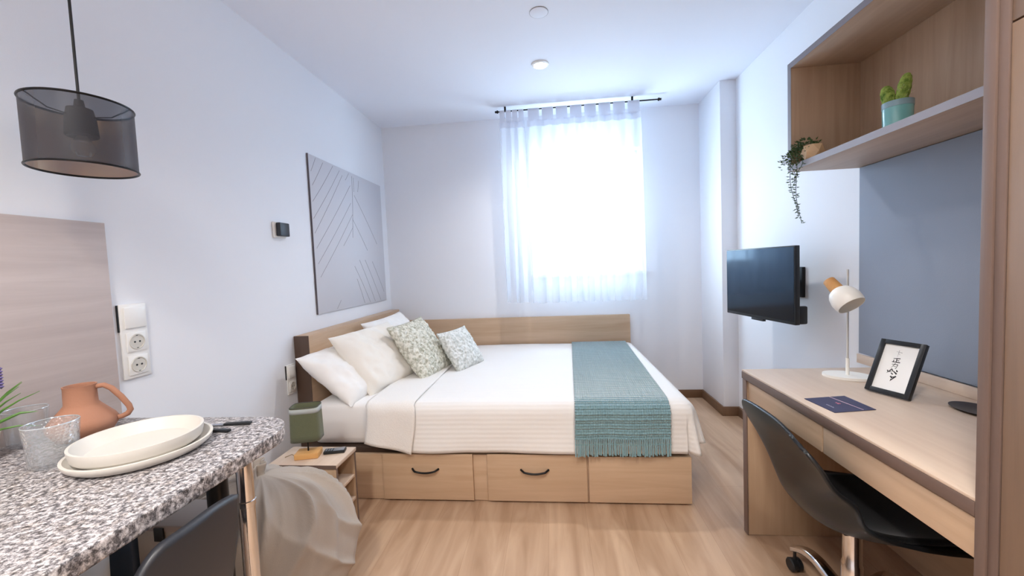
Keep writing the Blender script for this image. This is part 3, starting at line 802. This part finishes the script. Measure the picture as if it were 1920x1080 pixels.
M = Matrix.Translation((-1.105, 1.875, nz)) @ Matrix.Rotation(.25, 4, 'Z')
link('body', MB().box(-.05, .05, -.022, .022, .0004, .014, .003, M=M), BLACK_P, t)
link('face_plate', MB().box(-.005, .046, -.018, .018, .0141, .016, .001, M=M), STEEL, t)
bt = MB()
for i in range(3):
    for j in range(2): bt.box(-.042+i*.012, -.034+i*.012, -.012+j*.014, -.003+j*.014, .0138, .0165, .001, M=M)
link('buttons', bt, plain('grey_buttons', (120, 124, 130), .5), t)

# ------------------------------------------------------------------ beanbag, chair and boxes under the counter
def crease(x):
    """sharp valleys between rounded swells"""
    return abs(math.sin(x))**.7 - .6
def bean_fn(u, v):
    a = 2*pi*u; th = pi*v
    cx, cy = -1.19, 1.475
    rx, ry, h, zc = .375, .245, .50, .19
    s = math.sin(th)**.85 if v < .5 else math.sin(th)**.55
    z = zc + (h-zc)*math.cos(th)**1.0 if v < .5 else zc + (zc-.002)*math.cos(th)
    g1 = math.exp(-((v-.27)/.16)**2); g2 = math.exp(-((v-.5)/.2)**2)
    def ridge(p):
        n1 = noise.noise(Vector(p)); return (1-min(1, abs(n1)*2.2))**2
    a2 = a + .9*v + .35*noise.noise(Vector((math.cos(a)*1.5, math.sin(a)*1.5, v*2)))
    r1 = ridge((math.cos(a2)*2.1+3, math.sin(a2)*2.1, v*.9))
    a3 = a - 2.2*v
    r2 = ridge((math.cos(a3)*1.4+9, math.sin(a3)*1.4+4, v*2.6+2))
    a4 = a + 1.4*v
    r3 = ridge((math.cos(a4)*4+1, math.sin(a4)*4+7, v*1.6+5))
    fold = .10*(r1-.3)*min(1, v*6)*math.exp(-(max(0, v-.35)/.25)**2) + .06*(r2-.3)*math.exp(-((v-.48)/.2)**2) + .014*(r3-.3)*math.exp(-((v-.35)/.25)**2)
    n_ = .05*noise.noise(Vector((math.cos(a)*1.1, math.sin(a)*1.1, z*3)))
    k = 1 + (fold+n_ if v < .85 else 0)
    x = cx + rx*s*math.cos(a)*k; y = cy + ry*s*math.sin(a)*k
    zz = z + (.35*fold*g1 if v < .6 else 0)
    return Vector((max(XL+.012, x), min(y, 1.735), max(.002, zz)))
t = thing('beanbag', (-1.19, 1.475, 0), 'crumpled taupe beanbag on the floor past the chrome leg of the counter', 'beanbag')
BEAN = fabric('taupe_cotton', (176, 166, 156), (166, 156, 146), 400, .15, sheen=.1)
link('bag', MB().grid(bean_fn, 220, 120, wrap=True), BEAN, t, angle=180)
knot = MB()
def knot_fn(u, v):
    a = 2*pi*u; r = .03+.035*abs(v-.4)+.012*math.sin(a*6)
    return Vector((-1.21+r*math.cos(a)-.02*v, 1.47+r*math.sin(a), .475+.07*v))
link('gathered_neck', knot.grid(knot_fn, 48, 8, wrap=True), BEAN, t, angle=180, solid=.003)

tag(link('white_bin', MB().lathe((-1.36, .86, 0), [(0, .002), (.12, .002), (.14, .02), (.155, .58), (.16, .60), (.152, .60), (.146, .585), (.13, .03), (0, .02)], 56), WHITE_P),
    'white round-sided bin tucked under the granite counter', 'bin')
t = thing('storage_box', (-1.17, 1.10, 0), 'taupe storage box under the counter beside the black post', 'box')
link('body', MB().box(-1.27, -1.09, 1.06, 1.19, .002, .545, .006), BEAN, t)
link('lid', MB().box(-1.275, -1.085, 1.055, 1.195, .546, .565, .004), plain('grey_taupe_lid', (150, 138, 132), .6), t)
link('clip', MB().box(-1.20, -1.17, 1.049, 1.0545, .52, .56, .001), BLACK_P, t)
tag(link('storage_box', MB().box(-1.47, -1.29, 1.06, 1.20, .002, .60, .008), plain('slate_blue_box', (70, 84, 106), .5)), 'slate blue box under the counter, between the white bin and the taupe box', 'box')

# black dining chair tucked under the counter, facing the wall
t = thing('counter_chair', (-.97, .70, 0), 'black moulded chair tucked under the granite counter with its back to the room', 'chair')
def back_fn(u, v):
    # u across (y), v up
    yy = .585 + .31*u; c = 2*u-1
    z = .44 + .34*v - .16*(max(0, abs(c)-.25)/.75)**2.2*v*(1.0 if c < 0 else .12)
    x = -.772 - .06*(1-v)**1.5 - .02*c*c
    return Vector((x, yy, z))
link('backrest', MB().grid(back_fn, 36, 24), plain('charcoal_moulded_shell', (44, 46, 52), .42), t, angle=60, solid=.016)
def seat_fn(u, v):
    yy = .50 + .40*u; c = 2*u-1
    x = -.82 - .38*v
    z = .455 + .04*c*c + .03*max(0, 1-v*4)**2 - .03*max(0, v-.85)*6*.15
    return Vector((x, yy, z))
link('seat', MB().grid(seat_fn, 30, 24), BLACK_P, t, angle=60, solid=.018)
for sx, sy in ((-.86, .55), (-.86, .85), (-1.16, .55), (-1.16, .85)):
    dx = .04 if sx > -1 else -.04; dy = -.03 if sy < .7 else .03
    link('leg', MB().cyl((sx+dx, sy+dy, .002), (sx, sy, .462), .011, .014, 14), BLACK_M, t)

# ------------------------------------------------------------------ desk
DZ = .77; DX0, DX1, DY0, DY1 = .856, 1.47, .9085, 1.955
t = thing('desk', (1.16, 1.43, 0), 'long pale oak desk with two drawers built in along the right wall', 'desk')
link('desktop', MB().box(DX0, DX1-.046, DY0, DY1, DZ-.008, DZ, .001), DESK_Y, t)
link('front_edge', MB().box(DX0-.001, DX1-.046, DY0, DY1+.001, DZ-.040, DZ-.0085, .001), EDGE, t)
link('end_panel', MB().box(DX0+.006, DX1-.05, 1.918, 1.948, .002, DZ-.041, .001), OAK_Z, t)
link('panel_edge', MB().box(DX0, DX0+.0055, 1.915, 1.95, .002, DZ-.041, .001), EDGE_Z, t)
for y0, y1 in ((1.4045, 1.912), (.9095, 1.3975)):
    d = link('drawer', MB().box(DX0+.008, DX0+.024, y0, y1, DZ-.135, DZ-.047, .001), OAK_Y, t)
    link('drawer_box', MB().box(DX0+.025, DX0+.34, y0+.02, y1-.02, DZ-.13, DZ-.05, .001), OAK_Y, d)
link('back_panel', MB().box(DX1-.055, DX1-.047, .91, 1.915, .002, DZ-.041, .001), OAK_Y, t)
link('upstand', MB().box(DX1-.056, DX1-.046, .92, 2.05, DZ+.0005, .812, .001), DESK_Y, t)

t = thing('pinboard', (1.45, 1.48, .8), 'matt grey-blue wall panel between the desk and the open shelf', 'wall panel')
link('board', MB().box(XR-.044, XR-.0005, .918, 2.062, .8125, 1.678, .0015), plain('grey_blue_board', (142, 151, 166), .8, bump=.05, bscale=300), t)

# ------------------------------------------------------------------ open shelf
SX0, SY0, SY1, SZ0, SZ1 = 1.128, .918, 2.075, 1.68, 2.175
t = thing('wall_shelf', (1.3, 1.49, SZ0), 'open oak box shelf on the right wall above the desk', 'shelf')
TH = .026
SHW = wood('oak_shelf_upright', (198, 174, 150), (168, 142, 118), 'Z', .5)
SHL = wood('oak_shelf_long', (196, 176, 158), (172, 150, 132), 'Y', .5)
link('bottom_board', MB().box(SX0, XR-.001, SY0, SY1, SZ0, SZ0+TH, .001), SHL, t)
link('top_board', MB().box(SX0, XR-.001, SY0, SY1, SZ1-TH, SZ1, .001), SHL, t)
link('end_board', MB().box(SX0, XR-.001, SY1-TH, SY1-.0003, SZ0+TH+.0003, SZ1-TH-.0003, .001), SHW, t)
link('back_board', MB().box(XR-.05, XR-.002, SY0, SY1-TH-.0005, SZ0+TH+.0003, SZ1-TH-.0003, .0005), SHW, t)
eb = MB().box(SX0-.0015, SX0-.0003, SY0, SY1, SZ0, SZ0+TH, 0)
link('edge_band', eb, plain('cool_grey_edge', (150, 148, 156), .5), t)
eb = MB().box(SX0-.0015, SX0-.0003, SY0, SY1, SZ1-TH, SZ1, 0).box(SX0-.0015, SX0-.0003, SY1-TH, SY1, SZ0+TH, SZ1-TH, 0)
link('edge_band', eb, plain('cool_grey_edge_side', (128, 124, 132), .5), t)

# ------------------------------------------------------------------ wardrobe
t = thing('wardrobe', (1.16, .35, 0), 'tall oak wardrobe with dark edging at the right edge, ending the desk', 'wardrobe')
link('end_panel', MB().box(.855, XR-.001, .886, .908, .002, ZC-.002, .001), EDGE_Z, t)
link('carcass_panel', MB().box(.859, XR-.001, .867, .8855, .002, ZC-.002, .001), EDGE_Z, t)
link('carcass', MB().box(.881, XR-.001, -.4, .8665, .002, ZC-.002, .001), OAK_Z, t)
for z0, z1 in ((.02, 1.70), (1.7035, ZC-.01)):
    d = link('door', MB().box(.861, .880, .30, .8655, z0, z1, .001), DOORW, t)
    link('handle', MB().box(.838, .8605, .33, .342, max(z0+.8, 1.75) if z0 < 1 else z0+.05, (max(z0+.8, 1.75) if z0 < 1 else z0+.05)+.16, .002) if z0 > 1 else MB().box(.838, .8605, .33, .342, .95, 1.11, .002), BLACK_M, d)

# ------------------------------------------------------------------ television
t = thing('television', (1.226, 2.59, .92), 'flat black television on a swivel arm on the right wall', 'television')
vr = Vector((-.093, .614, 0)).normalized(); TVC = Vector((1.226, 2.593, 1.126)); TW, THh = .625, .425
M = frame(TVC, -vr, (0, 0, 1))       # local X toward the camera side, Y up, Z out of the screen
if (M.to_3x3() @ Vector((0, 0, 1))).x > 0: M = frame(TVC, vr, (0, 0, 1))
sg = 1 if (M.to_3x3() @ Vector((1, 0, 0))).y < 0 else -1   # +1: local +X is the end nearer the camera
link('casing', MB().box(-TW/2, TW/2, -THh/2, THh/2, -.028, .0, .004, M=M), BLACK_P, t)
scr, nt_, b_ = newmat('dark_glass_screen'); b_.inputs['Base Color'].default_value = lin((10, 18, 30)); b_.inputs['Roughness'].default_value = .1; b_.inputs['Specular IOR Level'].default_value = .7; b_.inputs['Specular Tint'].default_value = (.45, .72, 1, 1)  # blue base and specular tint stand in for the window's bluish reflection
tcn = N(nt_, 'ShaderNodeTexCoord'); non = N(nt_, 'ShaderNodeTexNoise'); nt_.links.new(tcn.outputs['Object'], non.inputs['Vector'])
link('screen', MB().box(-TW/2+.007, TW/2-.007, -THh/2+.018, THh/2-.007, .0002, .0012, 0, M=M), scr, t)
link('back_housing', MB().box(-TW/2+.05, TW/2-.05, -THh/2+.02, THh/2-.06, -.055, -.0285, .01, M=M), BLACK_P, t)
e0, e1 = sorted((sg*(TW/2-.03), sg*(TW/2-.004)))
link('side_module', MB().box(e0, e1, -THh/2+.002, -THh/2+.10, -.075, -.0285, .008, M=M), BLACK_P, t)
link('sensor_bar', MB().box(-.06, .05, -THh/2-.014, -THh/2-.0003, -.022, -.004, .002, M=M), BLACK_P, t)
arm = MB(); pb = M @ Vector((0, 0, -.056))
arm.tube([pb, pb+Vector((.10, .02, 0)), Vector((XR-.012, TVC.y+.03, TVC.z))], .014, 12)
link('wall_arm', arm, BLACK_M, t)
link('wall_bracket', MB().box(XR-.018, XR-.001, TVC.y-.05, TVC.y+.11, TVC.z-.09, TVC.z+.09, .003), BLACK_M, t)

# ------------------------------------------------------------------ things on the desk
lb = Vector((1.21, 1.805, DZ))
t = thing('desk_lamp', lb, 'white desk lamp with wooden cap and tilted dome shade on the desk', 'desk lamp')
M = Matrix.Translation(lb)
pts = [(.085*math.cos(a*pi/24), .065*math.sin(a*pi/24)) for a in range(48)]
link('base', MB().prism(pts, .0004, .011, bev=.004, M=Matrix.Translation(lb) @ Matrix.Rotation(-.5, 4, 'Z')), WHITE_M, t)
link('stem', MB().cyl(lb+Vector((0, 0, .010)), lb+Vector((0, 0, .45)), .0042, seg=14), plain('grey_white_stem', (206, 204, 200), .4, .3), t)
link('stem_sleeve', MB().cyl(lb+Vector((0, 0, .0105)), lb+Vector((0, 0, .08)), .0065, seg=14), WHITE_M, t)
ax = Vector((.22, -.66, -.72)).normalized(); hc = Vector((1.127, 1.79, 1.178))
link('cap', MB().lathe(hc, [(0, 0), (.0205, 0), (.022, .003), (.0245, .050), (.0245, .054), (0, .054)], 40, axis=ax), wood('honey_oak_cap', (214, 164, 104), (190, 138, 82), 'Z', .45, 2.0), t)
dome = [(.0245, .052), (.037, .060), (.047, .076), (.053, .099), (.0515, .122), (.0485, .133), (.0468, .133), (.0495, .122), (.051, .099), (.045, .078), (.036, .063), (.02, .056), (0, .0555)]
link('shade', MB().lathe(hc, dome, 56, axis=ax), WHITE_M, t, angle=60)
link('bulb', MB().lathe(hc, [(0, .102), (.015, .098), (.019, .086), (.011, .07), (.010, .056), (0, .056)], 28, axis=ax), WHITE_P, t)
pv = hc+ax*.045
link('pivot', MB().cyl(pv, Vector((lb.x, lb.y, pv.z)), .005, seg=12), WHITE_M, t)

# framed calligraphy
FB = Vector((1.1527, 1.6295, DZ+.0008)); fa = -1.2384; fw, fh, fl_ = .141, .202, .4275
bx = Vector((math.cos(fa), math.sin(fa), 0)); fn2 = Vector((-math.sin(fa), math.cos(fa), 0))
up = Vector((0, 0, math.cos(fl_)))+fn2*math.sin(fl_)
M = frame(FB + Vector((0, 0, .005)), bx, up)
t = thing('photo_frame', FB+bx*fw/2, 'black picture frame holding brush calligraphy, leaning back on the desk', 'picture frame')
g = .0165
b = MB().box(0, g, 0, fh, -.012, 0.004, .0015, M=M).box(fw-g, fw, 0, fh, -.012, .004, .0015, M=M).box(g, fw-g, 0, g, -.012, .004, .0015, M=M).box(g, fw-g, fh-g, fh, -.012, .004, .0015, M=M)
link('border', b, BLACK_P, t)
pp = link('paper', MB().box(g-.001, fw-g+.001, g-.001, fh-g+.001, -.009, -.003, 0, M=M), plain('white_art_paper', (236, 236, 234), .8), t)
ink = MB()
def stroke(x0, y0, x1, y1, w0, w1, mi=0):
    cx, cy = fw/2-.003, fh/2+.01; s = .00092
    A = Vector((cx+x0*s, cy+y0*s, 0)); B = Vector((cx+x1*s, cy+y1*s, 0)); d = (B-A).normalized(); n_ = Vector((-d.y, d.x, 0))
    vs = [ink.bm.verts.new(M @ (p+Vector((0, 0, -.0026)))) for p in (A-n_*w0*s, B-n_*w1*s, B+n_*w1*s, A+n_*w0*s)]
    f = ink.bm.faces.new(vs); f.material_index = mi
for q in ((-2, 62, -2, 34, .8, .3, 1), (-10, 55, 10, 53, .4, .9, 1), (-2, 49, 5, 43, .8, .3, 1)): stroke(*q)
for q in ((-13, 26, 10, 29, 1.2, 1.8), (-1, 28, -1, 12, 1.4, 1.4), (-1, 20, 8, 20, 1, 1.4), (-10, 21, -10, 12, 1.2, 1.4), (-15, 12, 13, 13, 1.4, 2)): stroke(*q)
for q in ((-12, 2, 8, 4, 1, 1.3), (8, 4, 5, -14, 1.2, .8), (-1, 8, -11, -13, 1.2, .4), (-8, -4, 4, -6, .8, 1), (5, -14, 1, -11, 1, .4)): stroke(*q)
for q in ((-6, -16, -20, -36, 2, .6), (-6, -17, -1, -26, 1.4, 1.8), (-14, -30, -5, -25, 1.8, 1.2), (0, -24, 14, -34, 1.4, 3), (9, -18, 14, -25, 1.6, 2.8), (-20, -24, -16, -33, 2.2, 1.2), (-6, -32, 2, -38, 1.4, 2.2)): stroke(*q)
for q in ((-4, -46, 4, -53, 3, 2), (14, -42, 0, -64, 3, 1), (-2, -50, 10, -46, 1.4, 2), (2, -56, 0, -66, 2, .8)): stroke(*q)
link('brush_strokes', ink, [plain('black_ink', (30, 30, 32), .7), plain('grey_ink', (140, 142, 146), .7)], pp, recalc=False)
link('easel_back', MB().box(fw/2-.02, fw/2+.02, .004, fh*.72, -.002, .002, .001, M=M @ Matrix.Translation((0, 0, -.014)) @ Matrix.Rotation(0, 4, 'X')), BLACK_P, t)

# brochure
t = thing('brochure', (.965, 1.475, DZ), 'dark navy leaflet with a thin pink diagonal line, flat on the desk', 'leaflet')
c4 = [(.885, 1.535), (.897, 1.395), (1.040, 1.420), (1.036, 1.561)]
link('sheet', MB().prism(c4, DZ+.0005, DZ+.0022), plain('navy_print', (52, 52, 84), .45), t)
b = MB()
def q2(a, c): # bilinear place on the leaflet
    P = [Vector(p+(0,)) for p in c4]
    return (P[0]*(1-a)+P[3]*a)*(1-c)+(P[1]*(1-a)+P[2]*a)*c
def bar(a0, c0, a1, c1, w, mb_):
    A, B = q2(a0, c0), q2(a1, c1); d = (B-A).normalized(); n_ = Vector((-d.y, d.x, 0))*w
    mb_.prism([tuple((A-n_)[:2]), tuple((B-n_)[:2]), tuple((B+n_)[:2]), tuple((A+n_)[:2])], DZ+.0022, DZ+.00245)
bar(.62, .0, .72, .97, .0012, b)
link('pink_line', b, plain('pale_pink_print', (222, 190, 200), .5), t)
b = MB()
for k in range(7): bar(.18, .50+.035*k, .18+.012*(k % 2)+.03, .50+.035*k+.006, .0008, b)
link('small_print', b, plain('pale_grey_print', (190, 188, 205), .5), t)
b = MB(); bar(.47, .42, .52, .52, .003, b); bar(.50, .40, .46, .53, .0015, b)
link('emblem', b, plain('pink_emblem', (206, 120, 138), .5), t)

t = thing('oval_dish', (1.325, 1.40, DZ), 'small dark oval dish on the desk, half hidden by the wardrobe edge', 'dish')
link('dish', MB().lathe((0, 0, 0), [(0, .0005), (.045, .0005), (.066, .007), (.068, .0085), (.064, .0085), (.045, .003), (0, .003)], 48).xf(Matrix.Translation((1.325, 1.40, DZ)) @ Matrix.Diagonal((.85, 1.15, 1, 1))), plain('dark_brown_dish', (52, 44, 42), .4), t)
tag(link('cord_clip', MB().box(1.300, 1.315, 1.340, 1.358, DZ+.0088, DZ+.018, .002), WHITE_P), 'tiny white clip resting on the dark oval dish', 'clip')
b = MB()
for k in range(3): b.box(1.375, 1.415, 1.365+.0*k, 1.425, DZ+.0005+k*.016, DZ+.014+k*.016, .003)
tag(link('note_blocks', b, plain('tan_cardboard', (178, 152, 122), .7)), 'short tan ridged block by the upstand, mostly hidden by the wardrobe edge', 'block')

# ------------------------------------------------------------------ plants on the shelf
sz = SZ0+TH
pcx, pcy = 1.262, 1.635
t = thing('potted_cactus', (pcx, pcy, sz), 'two-lobed green cactus in a glazed turquoise pot on the shelf', 'plant')
TURQ = plain('turquoise_glaze', (122, 184, 186), .18, coat=.6)
link('pot', MB().lathe((pcx, pcy, sz), [(0, .0003), (.039, .0003), (.0415, .005), (.0435, .10), (.044, .118), (.041, .118), (.040, .1), (0, .098)], 56), TURQ, t, angle=60)
link('rim_band', MB().lathe((pcx, pcy, sz), [(.0434, .097), (.0445, .0975), (.0448, .117), (.0435, .1182)], 56), plain('grey_blue_glaze', (136, 166, 178), .3), t)
link('soil', MB().lathe((pcx, pcy, sz+.1), [(0, .009), (.02, .008), (.040, .005)], 32), plain('dark_soil', (70, 62, 54), .95, bump=.6, bscale=150), t)
def lobe(c, lean, r, h, seed):
    b = MB(); c = Vector(c)
    def fn(u, v):
        a = 2*pi*u; th = pi*v
        k = 1+.10*max(0, math.sin(a*9+v*3)*math.sin(v*26+1))+.05*noise.noise(Vector((math.cos(a)*3+seed, math.sin(a)*3, v*6)))
        rr = r*math.sin(th)**.75*k
        z = h*(1-math.cos(th))/2
        return c+Vector((rr*math.cos(a)*.75+lean[0]*z, rr*math.sin(a)*1.1+lean[1]*z, z))
    b.grid(fn, 60, 40, wrap=True)
    return b
CACT = shag_mat('cactus_green', (150, 168, 84), (78, 106, 40))
link('cactus_lobe', lobe((pcx-.01, pcy+.018, sz+.102), (-.05, .20), .022, .088, 1), CACT, t, angle=180)
link('cactus_lobe', lobe((pcx, pcy-.014, sz+.102), (.0, -.22), .021, .102, 4), CACT, t, angle=180)
sp = MB()
rnd = random.Random(5)
for k in range(26):
    a = rnd.uniform(0, 2*pi); z = rnd.uniform(.01, .05); s_ = rnd.choice((-1, 1)); p = Vector((pcx, pcy+s_*.024, sz+.108+z)); d = Vector((math.cos(a), math.sin(a), .3))
    sp.tube([p+d*.012, p+d*.03], [.0007, .0002], 4)
link('spines', sp, plain('pale_spines', (226, 216, 190), .7), t)

qx, qy = 1.165, 1.955
t = thing('trailing_plant', (qx, qy, sz), 'trailing green plant in a faceted tan pot hanging over the shelf end', 'plant')
b = MB(); seg = 6
rings = [(.030, 0), (.044, .03), (.038, .062)]
V = [[b.bm.verts.new((qx+r*math.cos(2*pi*(k+.5*i)/seg), qy+r*math.sin(2*pi*(k+.5*i)/seg), sz+.0004+z)) for k in range(seg)] for i, (r, z) in enumerate(rings)]
for i in range(2):
    for k in range(seg):
        a, a2, c, c2 = V[i][k], V[i][(k+1) % seg], V[i+1][k], V[i+1][(k+1) % seg]
        if i % 2 == 0 or True: b.bm.faces.new((a, a2, c)); b.bm.faces.new((a2, c2, c))
b.bm.faces.new(V[0][::-1]); b.bm.faces.new(V[2])
link('pot', b, plain('tan_wood_pot', (206, 176, 140), .6), t, angle=5)
lf = MB(); rnd = random.Random(11)
def leaf(p, d, L, w):
    d = d.normalized(); s_ = d.cross(Vector((0, 0, 1)))
    if s_.length < .1: s_ = Vector((1, 0, 0))
    s_.normalize(); n_ = s_.cross(d)
    pts = [p, p+d*L*.4+s_*w+n_*.001, p+d*L, p+d*L*.4-s_*w+n_*.001, p+d*L*.45-n_*.003]
    v = [lf.bm.verts.new(q) for q in pts]
    for tri in ((0, 1, 4), (1, 2, 4), (2, 3, 4), (3, 0, 4)): lf.bm.faces.new([v[i] for i in tri])
for k in range(330):
    a = rnd.uniform(0, 2*pi); r = .05*math.sqrt(rnd.random())
    off = rnd.random()
    p = Vector((qx-.012-.05*off*off+r*math.cos(a)*.8, qy+.02+.045*off+r*math.sin(a), sz+.058+rnd.uniform(-.01, .035)-.07*off*off))
    leaf(p, Vector((math.cos(a)*.8-.15, math.sin(a)*.8, rnd.uniform(-.2, .9))), rnd.uniform(.012, .02), .005)
vines = MB()
def strand(x, y, z0, z1, seed, n):
    rn = random.Random(seed); pts = []
    for k in range(n+1):
        q = k/n; pts.append(Vector((x+.012*math.sin(q*5+seed), y+.022*math.sin(q*4+seed*.7)-.02*q, z0+(z1-z0)*q)))
    vines.tube(pts, .0012, 5)
    for k in range(n+1):
        for s_ in (-1, 1):
            a = rn.uniform(0, 2*pi)
            leaf(pts[k], Vector((math.cos(a), math.sin(a), rn.uniform(-.6, .3))), rn.uniform(.012, .02), .0042)
strand(1.115, 1.985, sz+.03, 1.43, 1, 26)
strand(1.110, 2.015, sz+.03, 1.46, 2, 22)
strand(1.112, 2.035, sz+.03, 1.60, 4, 10)
strand(1.108, 1.97, sz+.03, 1.62, 6, 8)
vines.tube([(qx-.01, qy+.02, sz+.06), (1.125, 1.98, sz+.075), (1.112, 1.99, sz+.03)], .0014, 5)
link('leaves', lf, plain('deep_green_leaf', (66, 92, 52), .5), t, recalc=False)
link('vines', vines, plain('dark_green_vine', (52, 66, 40), .6), t)

# ------------------------------------------------------------------ office chair
cc = Vector((.975, 1.43, 0))
t = thing('office_chair', cc, 'black moulded swivel chair with chrome star base, tucked under the desk', 'office chair')
PROF = [(.738, .752), (.747, .712), (.768, .65), (.782, .58), (.795, .52), (.822, .455), (.87, .408), (.94, .388), (1.02, .392), (1.10, .405), (1.16, .412), (1.20, .405), (1.215, .392)]
def prof(v):
    q = v*(len(PROF)-1); i = min(int(q), len(PROF)-2); f = q-i
    p0 = PROF[max(0, i-1)]; p1 = PROF[i]; p2 = PROF[i+1]; p3 = PROF[min(len(PROF)-1, i+2)]
    r = []
    for a in range(2):
        r.append(.5*((2*p1[a])+(-p0[a]+p2[a])*f+(2*p0[a]-5*p1[a]+4*p2[a]-p3[a])*f*f+(-p0[a]+3*p1[a]-3*p2[a]+p3[a])*f**3))
    return r
def shell_fn(u, v, off=0.0, shrink=1.0):
    c = (2*u-1)*shrink
    x, z = prof(v)
    hw = .225 - .03*max(0, 1-v*5)**2*1.4 - .02*max(0, v-.75)*4*.6 - .018*math.exp(-((v-.36)/.12)**2)
    e = abs(c)**2.4
    wing = math.exp(-((v-.45)/.22)**2)
    x += e*(.075*math.exp(-((v-.36)/.13)**2)+.004) - .022          # back wraps forward at the sides
    z += e*(.085*math.exp(-((v-.52)/.2)**2))            # seat sides rise
    z -= e*(.045 if c < 0 else .012)*max(0, 1-v*6)**1.5                       # rounded upper corners
    nx, nz = (.97, .2) if v < .35 else (.1, 1)
    return Vector((x+nx*off, cc.y+.015+c*hw, z+nz*off))
SHELLM = plain('black_shell_plastic', (27, 30, 33), .36)
link('shell', MB().grid(shell_fn, 44, 60), SHELLM, t, angle=80, solid=.011)
link('seat_pad', MB().grid(lambda u, v: shell_fn(u, .40+.56*v, .016, .86), 30, 30), fabric('black_pad', (16, 16, 18), None, 300, .2), t, angle=80, solid=.016)
link('gas_column', MB().lathe(cc, [(.016, .10), (.030, .10), (.030, .24), (.027, .245), (.027, .36), (.016, .36)], 28), CHROME, t)
link('mount_plate', MB().box(cc.x-.05, cc.x+.07, cc.y-.04, cc.y+.04, .358, .380, .004), BLACK_M, t)
link('hub', MB().lathe(cc, [(0, .075), (.038, .078), (.042, .10), (.036, .125), (.027, .13), (0, .13)], 32), CHROME, t)
for k in range(5):
    a = math.radians(97+72*k); d = Vector((math.cos(a), math.sin(a), 0)); n_ = Vector((-d.y, d.x, 0))
    def arm_fn(u, v):
        q = v; w = .025-.006*q; h = .017-.003*q
        pz = .105+.035*math.sin(pi*q**1.3)-.012*q
        c = cc+d*(.03+.245*q)+Vector((0, 0, pz))
        aa = 2*pi*u; s1 = math.cos(aa); s2 = math.sin(aa)
        return c+n_*w*math.copysign(abs(s1)**.6, s1)+Vector((0, 0, h*math.copysign(abs(s2)**.7, s2)))
    ar = link('base_arm', MB().grid(arm_fn, 24, 14, wrap=True), CHROME, t, angle=60)
    tip = cc+d*.272
    cs = MB().lathe(tip+Vector((0, 0, .028)) - n_*.022, [(0, 0), (.022, 0), (.026, .004), (.026, .016), (.02, .019), (.02, .025), (.026, .028), (.026, .04), (.022, .044), (0, .044)], 24, axis=n_)
    cs.cyl(tip+Vector((0, 0, .028)), tip+Vector((0, 0, .094)), .006, seg=10)
    link('caster', cs, BLACK_P, ar)
